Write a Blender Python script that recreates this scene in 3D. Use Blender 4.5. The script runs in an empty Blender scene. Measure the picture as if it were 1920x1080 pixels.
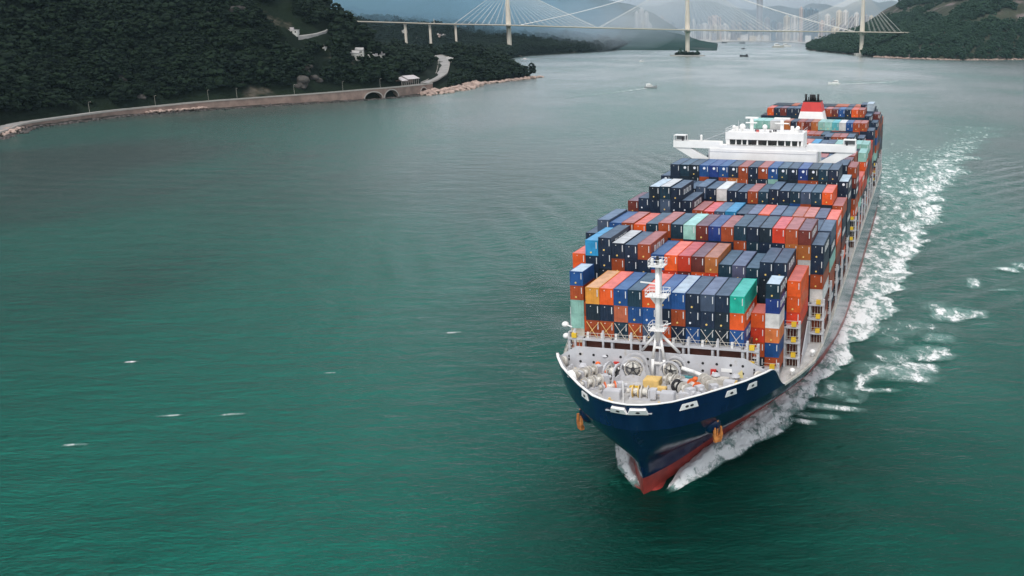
import bpy, bmesh, math, random
import numpy as np
from math import sin, cos, pi, radians, sqrt
from mathutils import Vector, Matrix
random.seed(7); RNG = np.random.default_rng(11)
scn = bpy.context.scene
COL = scn.collection

# ------------------------------------------------------------------ camera
FPX, TILT, ROLL, CAMZ = 1822.84, 0.252483, 0.0064411, 73.171
PCX, PCY = 1349.68, 520.636
SHX, SHY, PSI = -12.061, 143.2304, 0.20345          # the ship: stem at the waterline, heading
CF = np.array([0, cos(TILT), -sin(TILT)]); CU0 = np.array([0, sin(TILT), cos(TILT)]); CR0 = np.array([1.0, 0, 0])
CR = cos(ROLL)*CR0 + sin(ROLL)*CU0; CU = -sin(ROLL)*CR0 + cos(ROLL)*CU0
cd = bpy.data.cameras.new('camera'); cam = bpy.data.objects.new('camera', cd); COL.objects.link(cam)
cd.sensor_width = 36.0; cd.lens = FPX/1920*36.0
cd.shift_x = (960-PCX)/1920; cd.shift_y = (PCY-540)/1920
cd.clip_start = 1.0; cd.clip_end = 60000
cam.matrix_world = Matrix(((CR[0], CU[0], -CF[0], 0), (CR[1], CU[1], -CF[1], 0), (CR[2], CU[2], -CF[2], CAMZ), (0, 0, 0, 1)))
scn.camera = cam

# ------------------------------------------------------------------ sky, sun, exposure (bright overcast)
HAZE = 0.000024
SUN_EL, SUN_AZ = 57.0, 190.0          # azimuth the light comes from, clockwise from +Y
world = bpy.data.worlds.new('World'); scn.world = world; world.use_nodes = True
wn, wl = world.node_tree.nodes, world.node_tree.links; wn.clear()
sky = wn.new('ShaderNodeTexSky'); sky.sky_type = 'NISHITA'; sky.sun_disc = False
sky.sun_elevation = radians(SUN_EL); sky.sun_rotation = radians(SUN_AZ)
sky.air_density = 1.0; sky.dust_density = 2.0; sky.ozone_density = 1.0
hs = wn.new('ShaderNodeHueSaturation'); hs.inputs['Saturation'].default_value = 0.30
bg = wn.new('ShaderNodeBackground'); bg.inputs['Strength'].default_value = 0.15
wo = wn.new('ShaderNodeOutputWorld')
ov = wn.new('ShaderNodeMix'); ov.data_type = 'RGBA'; ov.inputs[0].default_value = 0.62; ov.inputs[7].default_value = (3.55, 3.70, 3.95, 1)   # even cloud cover over the clear sky
wl.new(sky.outputs[0], hs.inputs['Color']); wl.new(hs.outputs[0], ov.inputs[6]); wl.new(ov.outputs[2], bg.inputs[0]); wl.new(bg.outputs[0], wo.inputs[0])
sd = bpy.data.lights.new('sun', 'SUN'); sun = bpy.data.objects.new('sun', sd); COL.objects.link(sun)
sd.energy = 1.3; sd.angle = radians(14); sd.color = (1.0, 0.965, 0.92)
a = radians(SUN_AZ); e = radians(SUN_EL)
sun.rotation_euler = Vector((-sin(a)*cos(e), -cos(a)*cos(e), -sin(e))).to_track_quat('-Z', 'Y').to_euler()
sun.location = (0, 0, 900)
vs = scn.view_settings; vs.view_transform = 'Standard'; vs.look = 'None'; vs.exposure = 0.70; vs.gamma = 1.0; vs.use_curve_mapping = False
cy = scn.cycles; cy.use_denoising = True; cy.max_bounces = 8; cy.diffuse_bounces = 3; cy.glossy_bounces = 3
cy.transmission_bounces = 2; cy.transparent_max_bounces = 12; cy.volume_bounces = 0
cy.sample_clamp_indirect = 6.0

# ------------------------------------------------------------------ helpers
def ray(u, v): return CF + CR*(u-PCX)/FPX - CU*(v-PCY)/FPX
def on_z(u, v, z=0.0):
    d = ray(u, v); t = (z-CAMZ)/d[2]; return np.array([d[0]*t, d[1]*t, z])
def on_y(u, v, y):
    d = ray(u, v); t = y/d[1]; return np.array([d[0]*t, y, CAMZ+d[2]*t])
EX = np.array([cos(PSI), -sin(PSI), 0]); EY = np.array([sin(PSI), cos(PSI), 0]); S0 = np.array([SHX, SHY, 0])
def ship_w(x, y, z): return S0 + x*EX + y*EY + np.array([0, 0, z])
def pix(P):
    d = np.asarray(P, float)-np.array([0, 0, CAMZ]); z = d@CF
    return PCX+FPX*(d@CR)/z, PCY-FPX*(d@CU)/z

def _h(ix, iy, s):
    n = (ix.astype(np.int64)*374761393 + iy.astype(np.int64)*668265263 + s*974711) & 0x7fffffff
    n = ((n ^ (n >> 13))*1274126177) & 0x7fffffff
    return ((n ^ (n >> 16)) & 0xffff)/65535.0
def vnoise(x, y, s=0):
    x = np.asarray(x, float); y = np.asarray(y, float)
    ix, iy = np.floor(x), np.floor(y); fx, fy = x-ix, y-iy
    fx = fx*fx*(3-2*fx); fy = fy*fy*(3-2*fy); ix = ix.astype(np.int64); iy = iy.astype(np.int64)
    return (_h(ix, iy, s)*(1-fx)+_h(ix+1, iy, s)*fx)*(1-fy)+(_h(ix, iy+1, s)*(1-fx)+_h(ix+1, iy+1, s)*fx)*fy
def fbm(x, y, s=0, o=5, g=0.5):
    r = 0; am = 1; t = 0
    for k in range(o):
        r = r+am*vnoise(x*2**k, y*2**k, s+k*17); t += am; am *= g
    return r/t
def sstep(a, b, x): t = np.clip((np.asarray(x, float)-a)/(b-a), 0, 1); return t*t*(3-2*t)

class MB:
    """collects faces; build() links them as ONE mesh object"""
    def __init__(s): s.v = []; s.f = []; s.m = []
    def add(s, vs, fs, m=0):
        o = len(s.v); s.v += [tuple(map(float, p)) for p in vs]
        for f in fs: s.f.append(tuple(o+i for i in f)); s.m.append(m)
        return s
    def box(s, x0, x1, y0, y1, z0, z1, m=0):
        return s.add([(x0, y0, z0), (x1, y0, z0), (x1, y1, z0), (x0, y1, z0), (x0, y0, z1), (x1, y0, z1), (x1, y1, z1), (x0, y1, z1)],
                     [(3, 2, 1, 0), (4, 5, 6, 7), (0, 1, 5, 4), (1, 2, 6, 5), (2, 3, 7, 6), (3, 0, 4, 7)], m)
    def beam(s, p, q, w, h=None, m=0):
        p, q = Vector(p), Vector(q); d = (q-p).normalized(); h = h or w
        up = Vector((0, 0, 1)) if abs(d.z) < 0.95 else Vector((0, 1, 0))
        a = d.cross(up).normalized()*w/2; b = a.cross(d).normalized()*h/2
        vs = [p-a-b, p+a-b, p+a+b, p-a+b, q-a-b, q+a-b, q+a+b, q-a+b]
        return s.add(vs, [(3, 2, 1, 0), (4, 5, 6, 7), (0, 1, 5, 4), (1, 2, 6, 5), (2, 3, 7, 6), (3, 0, 4, 7)], m)
    def tube(s, p, q, r, r2=None, n=8, m=0, cap=True):
        p, q = Vector(p), Vector(q); d = (q-p).normalized(); r2 = r if r2 is None else r2
        up = Vector((0, 0, 1)) if abs(d.z) < 0.95 else Vector((0, 1, 0))
        a = d.cross(up).normalized(); b = a.cross(d).normalized(); vs = []
        for c, rr in ((p, r), (q, r2)):
            vs += [c+(a*cos(2*pi*i/n)+b*sin(2*pi*i/n))*rr for i in range(n)]
        fs = [(i, (i+1) % n, n+(i+1) % n, n+i) for i in range(n)]
        if cap: fs += [tuple(range(n))[::-1], tuple(range(n, 2*n))]
        return s.add(vs, fs, m)
    def prism(s, poly, a, b, axis='y', m=0):
        """poly of 2-D points swept along an axis: 'y' takes (x,z), 'x' takes (y,z), 'z' takes (x,y)"""
        n = len(poly); put = {'y': lambda p, t: (p[0], t, p[1]), 'x': lambda p, t: (t, p[0], p[1]), 'z': lambda p, t: (p[0], p[1], t)}[axis]
        vs = [put(p, a) for p in poly]+[put(p, b) for p in poly]
        return s.add(vs, [tuple(range(n))[::-1], tuple(range(n, 2*n))]+[(i, (i+1) % n, n+(i+1) % n, n+i) for i in range(n)], m)
    def ball(s, c, rx, ry=None, rz=None, n=10, k=6, m=0):
        ry = ry or rx; rz = rz or rx; vs = []
        for j in range(k+1):
            t = pi*j/k
            vs += [(c[0]+rx*sin(t)*cos(2*pi*i/n), c[1]+ry*sin(t)*sin(2*pi*i/n), c[2]+rz*cos(t)) for i in range(n)]
        return s.add(vs, [(j*n+i, (j+1)*n+i, (j+1)*n+(i+1) % n, j*n+(i+1) % n) for j in range(k) for i in range(n)], m)
    def grid(s, P, m=0):
        """P[i][j] points"""
        a, b = len(P), len(P[0])
        return s.add([p for r in P for p in r], [(i*b+j, i*b+j+1, (i+1)*b+j+1, (i+1)*b+j) for i in range(a-1) for j in range(b-1)], m)
    def mesh(s, name, mats, smooth=False):
        me = bpy.data.meshes.new(name); me.from_pydata(s.v, [], s.f)
        for mm in (mats if isinstance(mats, (list, tuple)) else [mats]): me.materials.append(mm)
        if any(s.m): me.polygons.foreach_set('material_index', s.m)
        if smooth: me.polygons.foreach_set('use_smooth', [True]*len(s.f))
        me.update(); return me
    def build(s, name, mats, parent=None, smooth=False, fix=False):
        me = s.mesh(name, mats, smooth)
        if fix:
            bm = bmesh.new(); bm.from_mesh(me); bmesh.ops.recalc_face_normals(bm, faces=bm.faces); bm.to_mesh(me); bm.free()
        return link(name, me, parent)
def link(name, me, parent=None):
    o = bpy.data.objects.new(name, me); COL.objects.link(o)
    if parent is not None: o.parent = parent
    return o
def empty(name, loc=(0, 0, 0), rz=0.0, parent=None):
    o = bpy.data.objects.new(name, None); COL.objects.link(o); o.location = loc; o.rotation_euler = (0, 0, rz); o.empty_display_size = 0.5
    if parent is not None: o.parent = parent
    return o
def tag(o, label=None, cat=None, group=None, kind=None):
    for k, v in (('label', label), ('category', cat), ('group', group), ('kind', kind)):
        if v: o[k] = v
    return o
def np_mesh(name, V, Fq, mat, smooth=True):
    me = bpy.data.meshes.new(name); V = np.asarray(V, np.float32); Fq = np.asarray(Fq, np.int32)
    k = Fq.shape[1]
    me.vertices.add(len(V)); me.vertices.foreach_set('co', V.ravel())
    me.loops.add(Fq.size); me.loops.foreach_set('vertex_index', Fq.ravel())
    me.polygons.add(len(Fq)); me.polygons.foreach_set('loop_start', np.arange(0, Fq.size, k, dtype=np.int32))
    me.polygons.foreach_set('use_smooth', np.full(len(Fq), smooth))
    me.materials.append(mat); me.update(calc_edges=True); me.validate(); return me
def grid_faces(a, b):
    i, j = np.meshgrid(np.arange(a-1), np.arange(b-1), indexing='ij'); q = (i*b+j).ravel()
    return np.stack([q, q+1, q+b+1, q+b], 1)
def copy_tree(o, parent=None):
    c = o.copy(); COL.objects.link(c)
    if parent is not None: c.parent = parent
    for ch in list(o.children): copy_tree(ch, c)
    return c

# ------------------------------------------------------------------ materials
class NT:
    def __init__(s, name):
        s.m = bpy.data.materials.new(name); s.m.use_nodes = True; s.t = s.m.node_tree; s.n = s.t.nodes; s.n.clear()
        s.out = s.n.new('ShaderNodeOutputMaterial')
    def a(s, kind, **kw):
        n = s.n.new(kind)
        for k, v in kw.items():
            if isinstance(v, bpy.types.NodeSocket): s.t.links.new(v, n.inputs[k.replace('__', ' ')])
            elif k.replace('__', ' ') in n.inputs: n.inputs[k.replace('__', ' ')].default_value = v
            else: setattr(n, k, v)
        return n
    def l(s, a, b): s.t.links.new(a, b)
    def math(s, op, a, b=0.0, clamp=False):
        n = s.n.new('ShaderNodeMath'); n.operation = op; n.use_clamp = clamp
        for i, x in enumerate((a, b)):
            if isinstance(x, bpy.types.NodeSocket): s.l(x, n.inputs[i])
            else: n.inputs[i].default_value = x
        return n.outputs[0]
    def mix(s, fac, a, b):
        n = s.n.new('ShaderNodeMix'); n.data_type = 'RGBA'
        for i, x in ((0, fac), (6, a), (7, b)):
            if isinstance(x, bpy.types.NodeSocket): s.l(x, n.inputs[i])
            else: n.inputs[i].default_value = x if i == 0 else (*x, 1)
        return n.outputs[2]
    def ramp(s, x, lo, hi):
        n = s.n.new('ShaderNodeMapRange'); n.interpolation_type = 'SMOOTHSTEP'; s.l(x, n.inputs[0])
        n.inputs[1].default_value = lo; n.inputs[2].default_value = hi; return n.outputs[0]
    def pos(s, scale=(1, 1, 1), rot=0.0, obj=False):
        g = s.a('ShaderNodeTexCoord').outputs['Object'] if obj else s.a('ShaderNodeNewGeometry').outputs['Position']
        mp = s.a('ShaderNodeMapping', Vector=g); mp.inputs['Scale'].default_value = scale; mp.inputs['Rotation'].default_value = (0, 0, rot)
        return mp.outputs[0]
    def noise(s, vec, scale, detail=4, rough=0.55):
        n = s.a('ShaderNodeTexNoise', Vector=vec); n.inputs['Scale'].default_value = scale
        n.inputs['Detail'].default_value = detail; n.inputs['Roughness'].default_value = rough
        return n.outputs[0]
    def done(s, sh): s.l(sh, s.out.inputs['Surface']); return s.m
def rgb(c): return tuple(c)
_pc = {}
def paint(name, c, rough=0.5, var=0.18, scale=0.6, metal=0.0, dirt=None, spec=0.4, rnd=0.0):
    """a solid coat with uneven fading and, optionally, grime or rust"""
    if name in _pc: return _pc[name]
    N = NT(name); p = N.pos()
    n1 = N.noise(p, scale, 5)
    dk = tuple(x*(1-var) for x in c); lt = tuple(min(1, x*(1+var)+0.01*var) for x in c)
    colr = N.mix(N.ramp(n1, .3, .7), dk, lt)
    if dirt: colr = N.mix(N.math('MULTIPLY', N.ramp(N.noise(p, scale*2.3, 6, .65), .56, .74), 0.75), colr, dirt)
    if rnd:
        oi = N.a('ShaderNodeObjectInfo'); hv = N.a('ShaderNodeHueSaturation', Color=colr)
        N.l(N.math('ADD', N.math('MULTIPLY', oi.outputs['Random'], 2*rnd), 1-rnd), hv.inputs['Value']); colr = hv.outputs[0]
    b = N.a('ShaderNodeBsdfPrincipled', **{'Base__Color': colr, 'Roughness': rough, 'Metallic': metal})
    b.inputs['Specular IOR Level'].default_value = spec
    _pc[name] = N.done(b.outputs[0]); return _pc[name]

M_GREY = paint('grey_deck_paint', (.44, .43, .42), .6, .15, .5, dirt=(.30, .24, .19))
M_LGREY = paint('light_grey_steel', (.50, .50, .52), .5, .08, .4, dirt=(.42, .38, .33))
M_STEEL = paint('pale_steel', (.52, .49, .44), .45, .2, .8, dirt=(.30, .21, .14))
M_WHITE = paint('white_paint', (.80, .79, .77), .45, .06, .3)
M_DARK = paint('dark_steel', (.035, .035, .04), .6, .3, 1.0)
M_YEL = paint('yellow_paint', (.72, .47, .03), .5, .1, 1)
M_SAND = paint('sand_yellow_paint', (.66, .45, .16), .6, .1, 1)
M_ORG = paint('orange_paint', (.75, .14, .03), .5, .1, 1)
M_RED = paint('red_paint', (.50, .03, .02), .5, .1, 1)
M_TEAL = paint('teal_paint', (.05, .22, .24), .5, .1, 1)
M_ROPE = paint('mooring_rope', (.62, .60, .55), .9, .25, 5)
M_GLASS = paint('dark_window_glass', (.012, .016, .016), .08, .3, .5, spec=.6)
M_RUST = paint('rusty_anchor', (.42, .15, .035), .8, .4, 1.2, dirt=(.12, .04, .02))
M_BLACK = paint('soot_black', (.012, .012, .013), .7, .3, 1)
M_FRED = paint('funnel_red', (.56, .05, .045), .45, .08, .4)
M_HATCH = paint('hatch_brown', (.13, .045, .03), .7, .3, .5)
M_CONC = paint('concrete', (.42, .40, .37), .8, .15, .05, dirt=(.26, .24, .21))
M_TOWERC = paint('bridge_tower_concrete', (.62, .56, .47), .7, .08, .03)
M_DECKC = paint('bridge_deck_steel', (.60, .54, .45), .6, .06, .02)
M_CABLE = paint('cable_sheath', (.72, .72, .70), .5, .03, .05)
# ------------------------------------------------------------------ hull form (half-breadths, metres; y runs aft from the stem, z up)
HT = {
 -5.0: [(3, 0), (8, 2.2), (14, 4), (24, 6.6), (33, 9.6), (43, 13), (55, 16.8), (70, 20.4), (95, 23.2), (120, 24.0), (250, 24.0), (280, 16), (302, 4)],
 0.0: [(0, 0), (1, .75), (3, 1.9), (6, 3.2), (10, 4.5), (16, 5.9), (23.6, 7.9), (33, 11), (43, 14.5), (55, 18.2), (70, 21.4), (95, 23.6), (120, 24.3), (255, 24.3), (285, 19), (302, 11)],
 3.0: [(-.4, 0), (.6, .7), (3, 1.9), (6, 3.3), (10, 4.8), (17, 7.2), (26, 10.2), (36, 13.8), (48, 17.8), (62, 21.1), (80, 23.4), (100, 24.3), (270, 24.4), (302, 19)],
 6.0: [(-1.7, 0), (-.6, 1.0), (2, 2.5), (6, 4.4), (10, 6.4), (18, 10.2), (26, 13.4), (36, 17), (48, 20.6), (62, 23), (80, 24.2), (285, 24.4), (302, 22)],
 10.0: [(-4.4, 0), (-3.8, 2.1), (-2, 4.7), (0, 6.9), (3, 9.5), (6, 11.5), (10, 13.7), (16, 16.5), (24, 19.4), (33, 22.0), (45, 23.6), (60, 24.3), (290, 24.4), (302, 23.2)],
 14.0: [(-6.8, 0), (-6.4, 2.4), (-5, 5.5), (-3.6, 7.3), (-1.8, 9.0), (2, 11.9), (5.7, 14.3), (10, 16.8), (14, 18.6), (17.5, 19.95), (23.6, 22), (31, 23.8), (40, 24.3), (60, 24.4), (292, 24.4), (302, 23.6)],
 18.6: [(-8.15, 0), (-7.83, 2.1), (-7.0, 4.2), (-5.64, 6.3), (-3.6, 8.2), (-1.77, 9.85), (2.91, 13.5), (5.67, 15.5), (10, 17.9), (13, 19.2), (17.5, 20.6), (302, 23.6)],
}
HZ = sorted(HT)
def hb(y, z):
    z = min(max(z, HZ[0]), HZ[-1])
    for i in range(len(HZ)-1):
        if z <= HZ[i+1]:
            a, b = HZ[i], HZ[i+1]; w = (z-a)/(b-a); break
    ya, yb = HT[a][0][0], HT[b][0][0]; s = ya*(1-w)+yb*w
    if y < s: return 0.0
    # slide each level's curve so that the blended stem stays sharp
    k = math.exp(-(y-s)/14.0)
    fa = np.interp(y-(s-ya)*k, *zip(*HT[a])); fb = np.interp(y-(s-yb)*k, *zip(*HT[b]))
    return float(fa*(1-w)+fb*w)
def stem(z): return float(np.interp(z, HZ, [HT[q][0][0] for q in HZ]))

# ------------------------------------------------------------------ water
_w = [(RNG.uniform(5, 19), RNG.normal(1.0, .6), RNG.uniform(0, 6.28)) for _ in range(16)]
def to_ship(x, y): dx, dy = x-SHX, y-SHY; return dx*EX[0]+dy*EX[1], dx*EY[0]+dy*EY[1]
def sea(x, y):
    x = np.asarray(x, float); y = np.asarray(y, float); r = np.hypot(x, y); z = np.zeros_like(x)
    for L, th, ph in _w:
        z += 0.0036*L**0.62*np.sin(2*pi/L*(x*cos(th)+y*sin(th))+ph+2.2*vnoise(x/70, y/70, 5))
    z *= (0.55+0.9*fbm(x/90, y/60, 9, 3))*np.exp(-(r/900)**2)
    X, Y = to_ship(x, y); ax = np.abs(X); o = ax-24
    env = sstep(2, 12, o)*(1-sstep(60, 125, o))*sstep(70, 170, Y)*(1-sstep(320, 520, Y))
    ph = 2*pi/13.0*(o*cos(.62)-Y*sin(.62)+3*vnoise(X/30, Y/30, 3))
    z += .50*env*np.sin(ph)*(0.35+1.3*vnoise(X/22, Y/45, 8))
    # the bow wave: a swell that leans on the shoulders
    oy = np.interp(Y, [0, 10, 24, 43, 70, 120], [0.5, 4.5, 8, 14.5, 21.4, 24.3]); o2 = ax-oy
    z += 1.0*np.exp(-((o2-2.5)/4.0)**2)*sstep(-1, 6, Y)*(1-sstep(30, 90, Y))
    # trough and second crest beyond the shoulder
    z += .8*np.exp(-((o-.25*(Y-60)-14)/7)**2)*sstep(40, 60, Y)*(1-sstep(100, 150, Y))*np.sin((Y+X*.6)/6.0)
    return z
NA, NR = 620, 640
ang = np.linspace(radians(-80), radians(80), NA); rad = np.concatenate([np.geomspace(45, 1600, NR-90), np.geomspace(1640, 12000, 90)])
AA, RR = np.meshgrid(ang, rad, indexing='ij'); WX, WY = RR*np.sin(AA), RR*np.cos(AA)
WZ = sea(WX, WY)
def water_mat():
    N = NT('sea_water'); p = N.pos()
    big = N.noise(N.pos((1, .55, 1), .3), .006, 4, .5)
    mid = N.noise(N.pos((.55, 1.3, 1), -.35), .035, 5, .6)
    body = N.mix(N.ramp(N.math('ADD', N.math('MULTIPLY', big, .7), N.math('MULTIPLY', mid, .3)), .38, .62), (.0001, .010, .007), (.0006, .022, .016))
    w0 = N.noise(N.pos((.5, 1.2, 1), -.3), .085, 4, .55); w1 = N.noise(N.pos((.55, 1.25, 1), -.35), .28, 6, .62)
    w2 = N.noise(N.pos((.6, 1.4, 1), -.2), 1.2, 5, .66)
    ruff = N.math('ADD', N.math('MULTIPLY', N.ramp(big, .35, .65), .7), .45)
    hgt = N.math('MULTIPLY', N.math('ADD', N.math('ADD', N.math('MULTIPLY', w1, 1.7), N.math('MULTIPLY', w2, .62)), N.math('MULTIPLY', w0, 2.2)), ruff)
    bp = N.a('ShaderNodeBump', Height=hgt); bp.inputs['Strength'].default_value = 1.0; bp.inputs['Distance'].default_value = .78
    bf = N.a('ShaderNodeBump', Height=hgt); bf.inputs['Strength'].default_value = 1.0; bf.inputs['Distance'].default_value = .34
    df = N.a('ShaderNodeBsdfDiffuse', Color=body)
    # stands for light out of the water column: a wide reflection tinted green
    up = N.a('ShaderNodeBsdfGlossy', Roughness=.30, Normal=bp.outputs[0]); N.l(N.mix(N.ramp(big, .36, .64), (.0012, .060, .041), (.006, .118, .086)), up.inputs['Color'])
    ad = N.a('ShaderNodeAddShader'); N.l(df.outputs[0], ad.inputs[0]); N.l(up.outputs[0], ad.inputs[1])
    gl = N.a('ShaderNodeBsdfGlossy', Roughness=.21, Normal=bp.outputs[0]); gl.inputs['Color'].default_value = (1, 1, 1, 1)
    fr = N.a('ShaderNodeFresnel', IOR=1.14, Normal=bf.outputs[0]); mx = N.a('ShaderNodeMixShader'); N.l(fr.outputs[0], mx.inputs[0]); N.l(ad.outputs[0], mx.inputs[1]); N.l(gl.outputs[0], mx.inputs[2])
    return N.done(mx.outputs[0])
M_WATER = water_mat()
o = link('sea_water', np_mesh('sea_water', np.stack([WX, WY, WZ], -1).reshape(-1, 3), grid_faces(NA, NR)[:, ::-1], M_WATER))
tag(o, 'green sea water of the strait, ruffled by small waves', kind='structure')

# ------------------------------------------------------------------ land
SL_Y = [-400, 100, 350, 450, 627, 700, 790, 861, 925, 961, 1015, 1065, 1159, 1256, 1333, 1451, 1490, 1618, 1800, 2010, 2300, 2526, 2632, 2941, 3310, 3600]
SL_X = [-1500, -900, -640, -540, -463, -493, -482, -445, -397, -370, -336, -320, -301, -306, -289, -262, -285, -330, -390, -430, -480, -476, -447, -350, -305, -260]
def shore_x(y): return np.interp(y, SL_Y, SL_X)
def land_left(x, y):
    x = np.asarray(x, float); y = np.asarray(y, float)
    d = (shore_x(y)-x)*.85
    n = fbm(x/160, y/160, 21, 4); n2 = fbm(x/45, y/45, 31, 4)
    ridge = 1-np.abs(2*fbm(x/230+.3, y/230, 77, 3)-1)
    lg = np.interp(y, [650, 790, 866, 938, 1000], [1.8, 3.6, 6.2, 7.4, 8.2])
    A = np.where(d < 16, np.clip(d-5, -2, lg), lg+.95*np.maximum(d-16, 0)*(.72+.55*ridge))
    A = np.where(A > 160, 160+(A-160)*.55, A)+sstep(20, 80, d)*(n2-.5)*16
    B = 26*sstep(4, 75, d)*(.55+.9*n)+.52*np.maximum(d-225, 0)*(.8+.5*ridge)+(n2-.5)*7*sstep(10, 50, d)
    B = np.where(d < 5, np.clip(d*.5-2, -3, 1), B+.5)
    C = 12+9*(n-.5)+.10*np.maximum(d-250, 0)+.35*np.maximum(d-900, 0); C = C+.16*np.minimum(np.maximum(d-35, 0), 240)*sstep(2450, 2750, y)*(.7+.6*n); C = np.where(d < 12, np.clip(d-4, -3, 4), C)
    k1 = sstep(1040, 1170, y); k2 = sstep(1500, 1750, y)
    h = A*(1-k1)+B*k1; h = h*(1-k2)+C*k2
    return np.where(d < -6, -6, h)
RS_X = [270, 294, 332, 367, 397, 477, 566, 650, 740, 900, 1200, 1700]
RS_Y = [3420, 3249, 2989, 2769, 2578, 2423, 2362, 2385, 2435, 2520, 2700, 3000]
def land_right(x, y):
    x = np.asarray(x, float); y = np.asarray(y, float)
    d = (y-np.interp(x, RS_X, RS_Y))*np.where(x < 420, .45, .9)
    d = np.minimum(d, np.maximum(x-np.interp(y, [2300, 2578, 2769, 2989, 3249, 3600, 4200], [380, 392, 362, 326, 286, 300, 420]), -20))
    hr = np.interp(x, [280, 334, 398, 440, 477, 525, 588, 652, 748, 907, 1200, 1700], [18, 42, 58, 60, 64, 84, 108, 140, 182, 250, 320, 380])
    n = fbm(x/170, y/170, 41, 4); rg = 1-np.abs(2*fbm(x/140, y/260, 51, 4)-1)
    h = hr*(1-np.exp(-np.maximum(d, 0)/150))*1.12*(.86+.16*rg+.14*(n-.5))+(fbm(x/40, y/40, 61, 3)-.5)*8*sstep(5, 60, d)
    h = h*(1-.35*sstep(500, 1300, d))
    return np.where(d < 2, np.clip(d*.6-1.5, -5, 1), h)
def spot(u, v, hf, t0=450, t1=4600, dt=3.0):
    d = ray(u, v); t = np.arange(t0, t1, dt); X, Y, Z = d[0]*t, d[1]*t, CAMZ+d[2]*t
    k = np.nonzero(Z <= hf(X, Y))[0]
    if not len(k): return None
    return np.array([X[k[0]], Y[k[0]], Z[k[0]]])
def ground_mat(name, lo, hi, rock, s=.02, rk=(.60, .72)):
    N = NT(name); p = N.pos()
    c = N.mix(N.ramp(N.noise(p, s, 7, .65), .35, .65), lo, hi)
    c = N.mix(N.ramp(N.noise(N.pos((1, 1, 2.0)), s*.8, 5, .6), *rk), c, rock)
    hgt = N.noise(p, s*12, 6, .7)
    bp = N.a('ShaderNodeBump', Height=hgt); bp.inputs['Distance'].default_value = 3.0; bp.inputs['Strength'].default_value = .8
    b = N.a('ShaderNodeBsdfPrincipled', **{'Base__Color': c, 'Roughness': .95, 'Normal': bp.outputs[0]})
    b.inputs['Specular IOR Level'].default_value = .1
    return N.done(b.outputs[0])
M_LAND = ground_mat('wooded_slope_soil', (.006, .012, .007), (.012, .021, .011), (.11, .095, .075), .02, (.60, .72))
M_RHILL = ground_mat('scrub_hill_soil', (.030, .036, .024), (.055, .060, .040), (.16, .13, .125), .016, (.52, .66))
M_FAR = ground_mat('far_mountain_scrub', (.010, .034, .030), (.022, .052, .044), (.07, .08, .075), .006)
def terrain(name, xs, ys, hf, mat, label):
    X, Y = np.meshgrid(xs, ys, indexing='ij'); Z = hf(X, Y)
    me = np_mesh(name, np.stack([X, Y, Z], -1).reshape(-1, 3), grid_faces(len(xs), len(ys)), mat)
    o = link(name, me); tag(o, label, kind='structure'); return o
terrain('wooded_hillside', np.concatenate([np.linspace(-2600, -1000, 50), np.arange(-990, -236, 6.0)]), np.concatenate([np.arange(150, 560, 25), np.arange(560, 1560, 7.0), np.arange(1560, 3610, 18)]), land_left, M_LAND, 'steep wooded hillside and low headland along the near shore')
terrain('terraced_hill', np.concatenate([np.arange(262, 1100, 6.0), np.arange(1110, 1800, 30)]), np.concatenate([np.arange(2320, 3420, 9.0), np.arange(3440, 4300, 40)]), land_right, M_RHILL, 'wooded hill with bare brown terraces beside the far bridge tower')

def ridge(name, uv, dist, width, mat, label, seed, rough=.12, shore=None):
    """a mountain range whose crest follows the skyline, with flanks running down to the ground on both sides"""
    us = np.linspace(uv[0][0], uv[-1][0], 260); vs_ = np.interp(us, *zip(*uv))
    P = np.array([on_y(u, v, dist) for u, v in zip(us, vs_)]); hx = P[:, 0]; hz = np.maximum(P[:, 2], 4)
    s = np.concatenate([np.linspace(-1, 0, 46), np.linspace(.04, 1, 16)])
    X = np.repeat(hx[:, None], len(s), 1); Y = dist+s[None, :]*width
    prof = np.where(s < 0, np.maximum(1+s, 0)**1.15, np.maximum(1-s, 0)**1.2)[None, :]; Y = np.broadcast_to(Y, X.shape)
    nz = 1+(fbm(X/(width*.28), Y/(width*.28), seed, 5)-.5)*2*rough*4*(1-np.abs(prof-.5)*.8)*np.where(np.abs(s) < .02, .25, 1)
    Y = np.broadcast_to(Y, X.shape); Z = hz[:, None]*prof*nz-3*(prof < .02)
    o = link(name, np_mesh(name, np.stack([X, Y, Z], -1).reshape(-1, 3), grid_faces(len(us), len(s)), mat)); tag(o, label, kind='structure'); return hx, hz
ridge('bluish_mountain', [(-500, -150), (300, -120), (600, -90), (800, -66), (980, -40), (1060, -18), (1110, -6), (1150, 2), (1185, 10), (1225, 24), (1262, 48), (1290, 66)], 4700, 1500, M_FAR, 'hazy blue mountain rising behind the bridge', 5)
M_FAR2 = ground_mat('grey_scrub_mountain', (.045, .065, .055), (.075, .095, .075), (.12, .12, .11), .004)  # scrub colour lightened to stand in for thicker haze at this distance
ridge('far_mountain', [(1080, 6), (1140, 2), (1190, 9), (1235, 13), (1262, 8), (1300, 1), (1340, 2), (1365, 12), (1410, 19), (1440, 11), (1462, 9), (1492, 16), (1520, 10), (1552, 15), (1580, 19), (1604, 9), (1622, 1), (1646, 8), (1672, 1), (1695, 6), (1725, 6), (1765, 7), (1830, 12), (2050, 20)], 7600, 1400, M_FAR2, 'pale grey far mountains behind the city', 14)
ridge('low_foothill', [(955, 76), (1000, 62), (1050, 56), (1110, 52), (1170, 50), (1215, 55), (1250, 62), (1285, 68), (1312, 76), (1345, 81)], 3700, 560, M_FAR, 'dark green foothill under the bridge deck with white houses at its foot', 23, .16)
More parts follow.
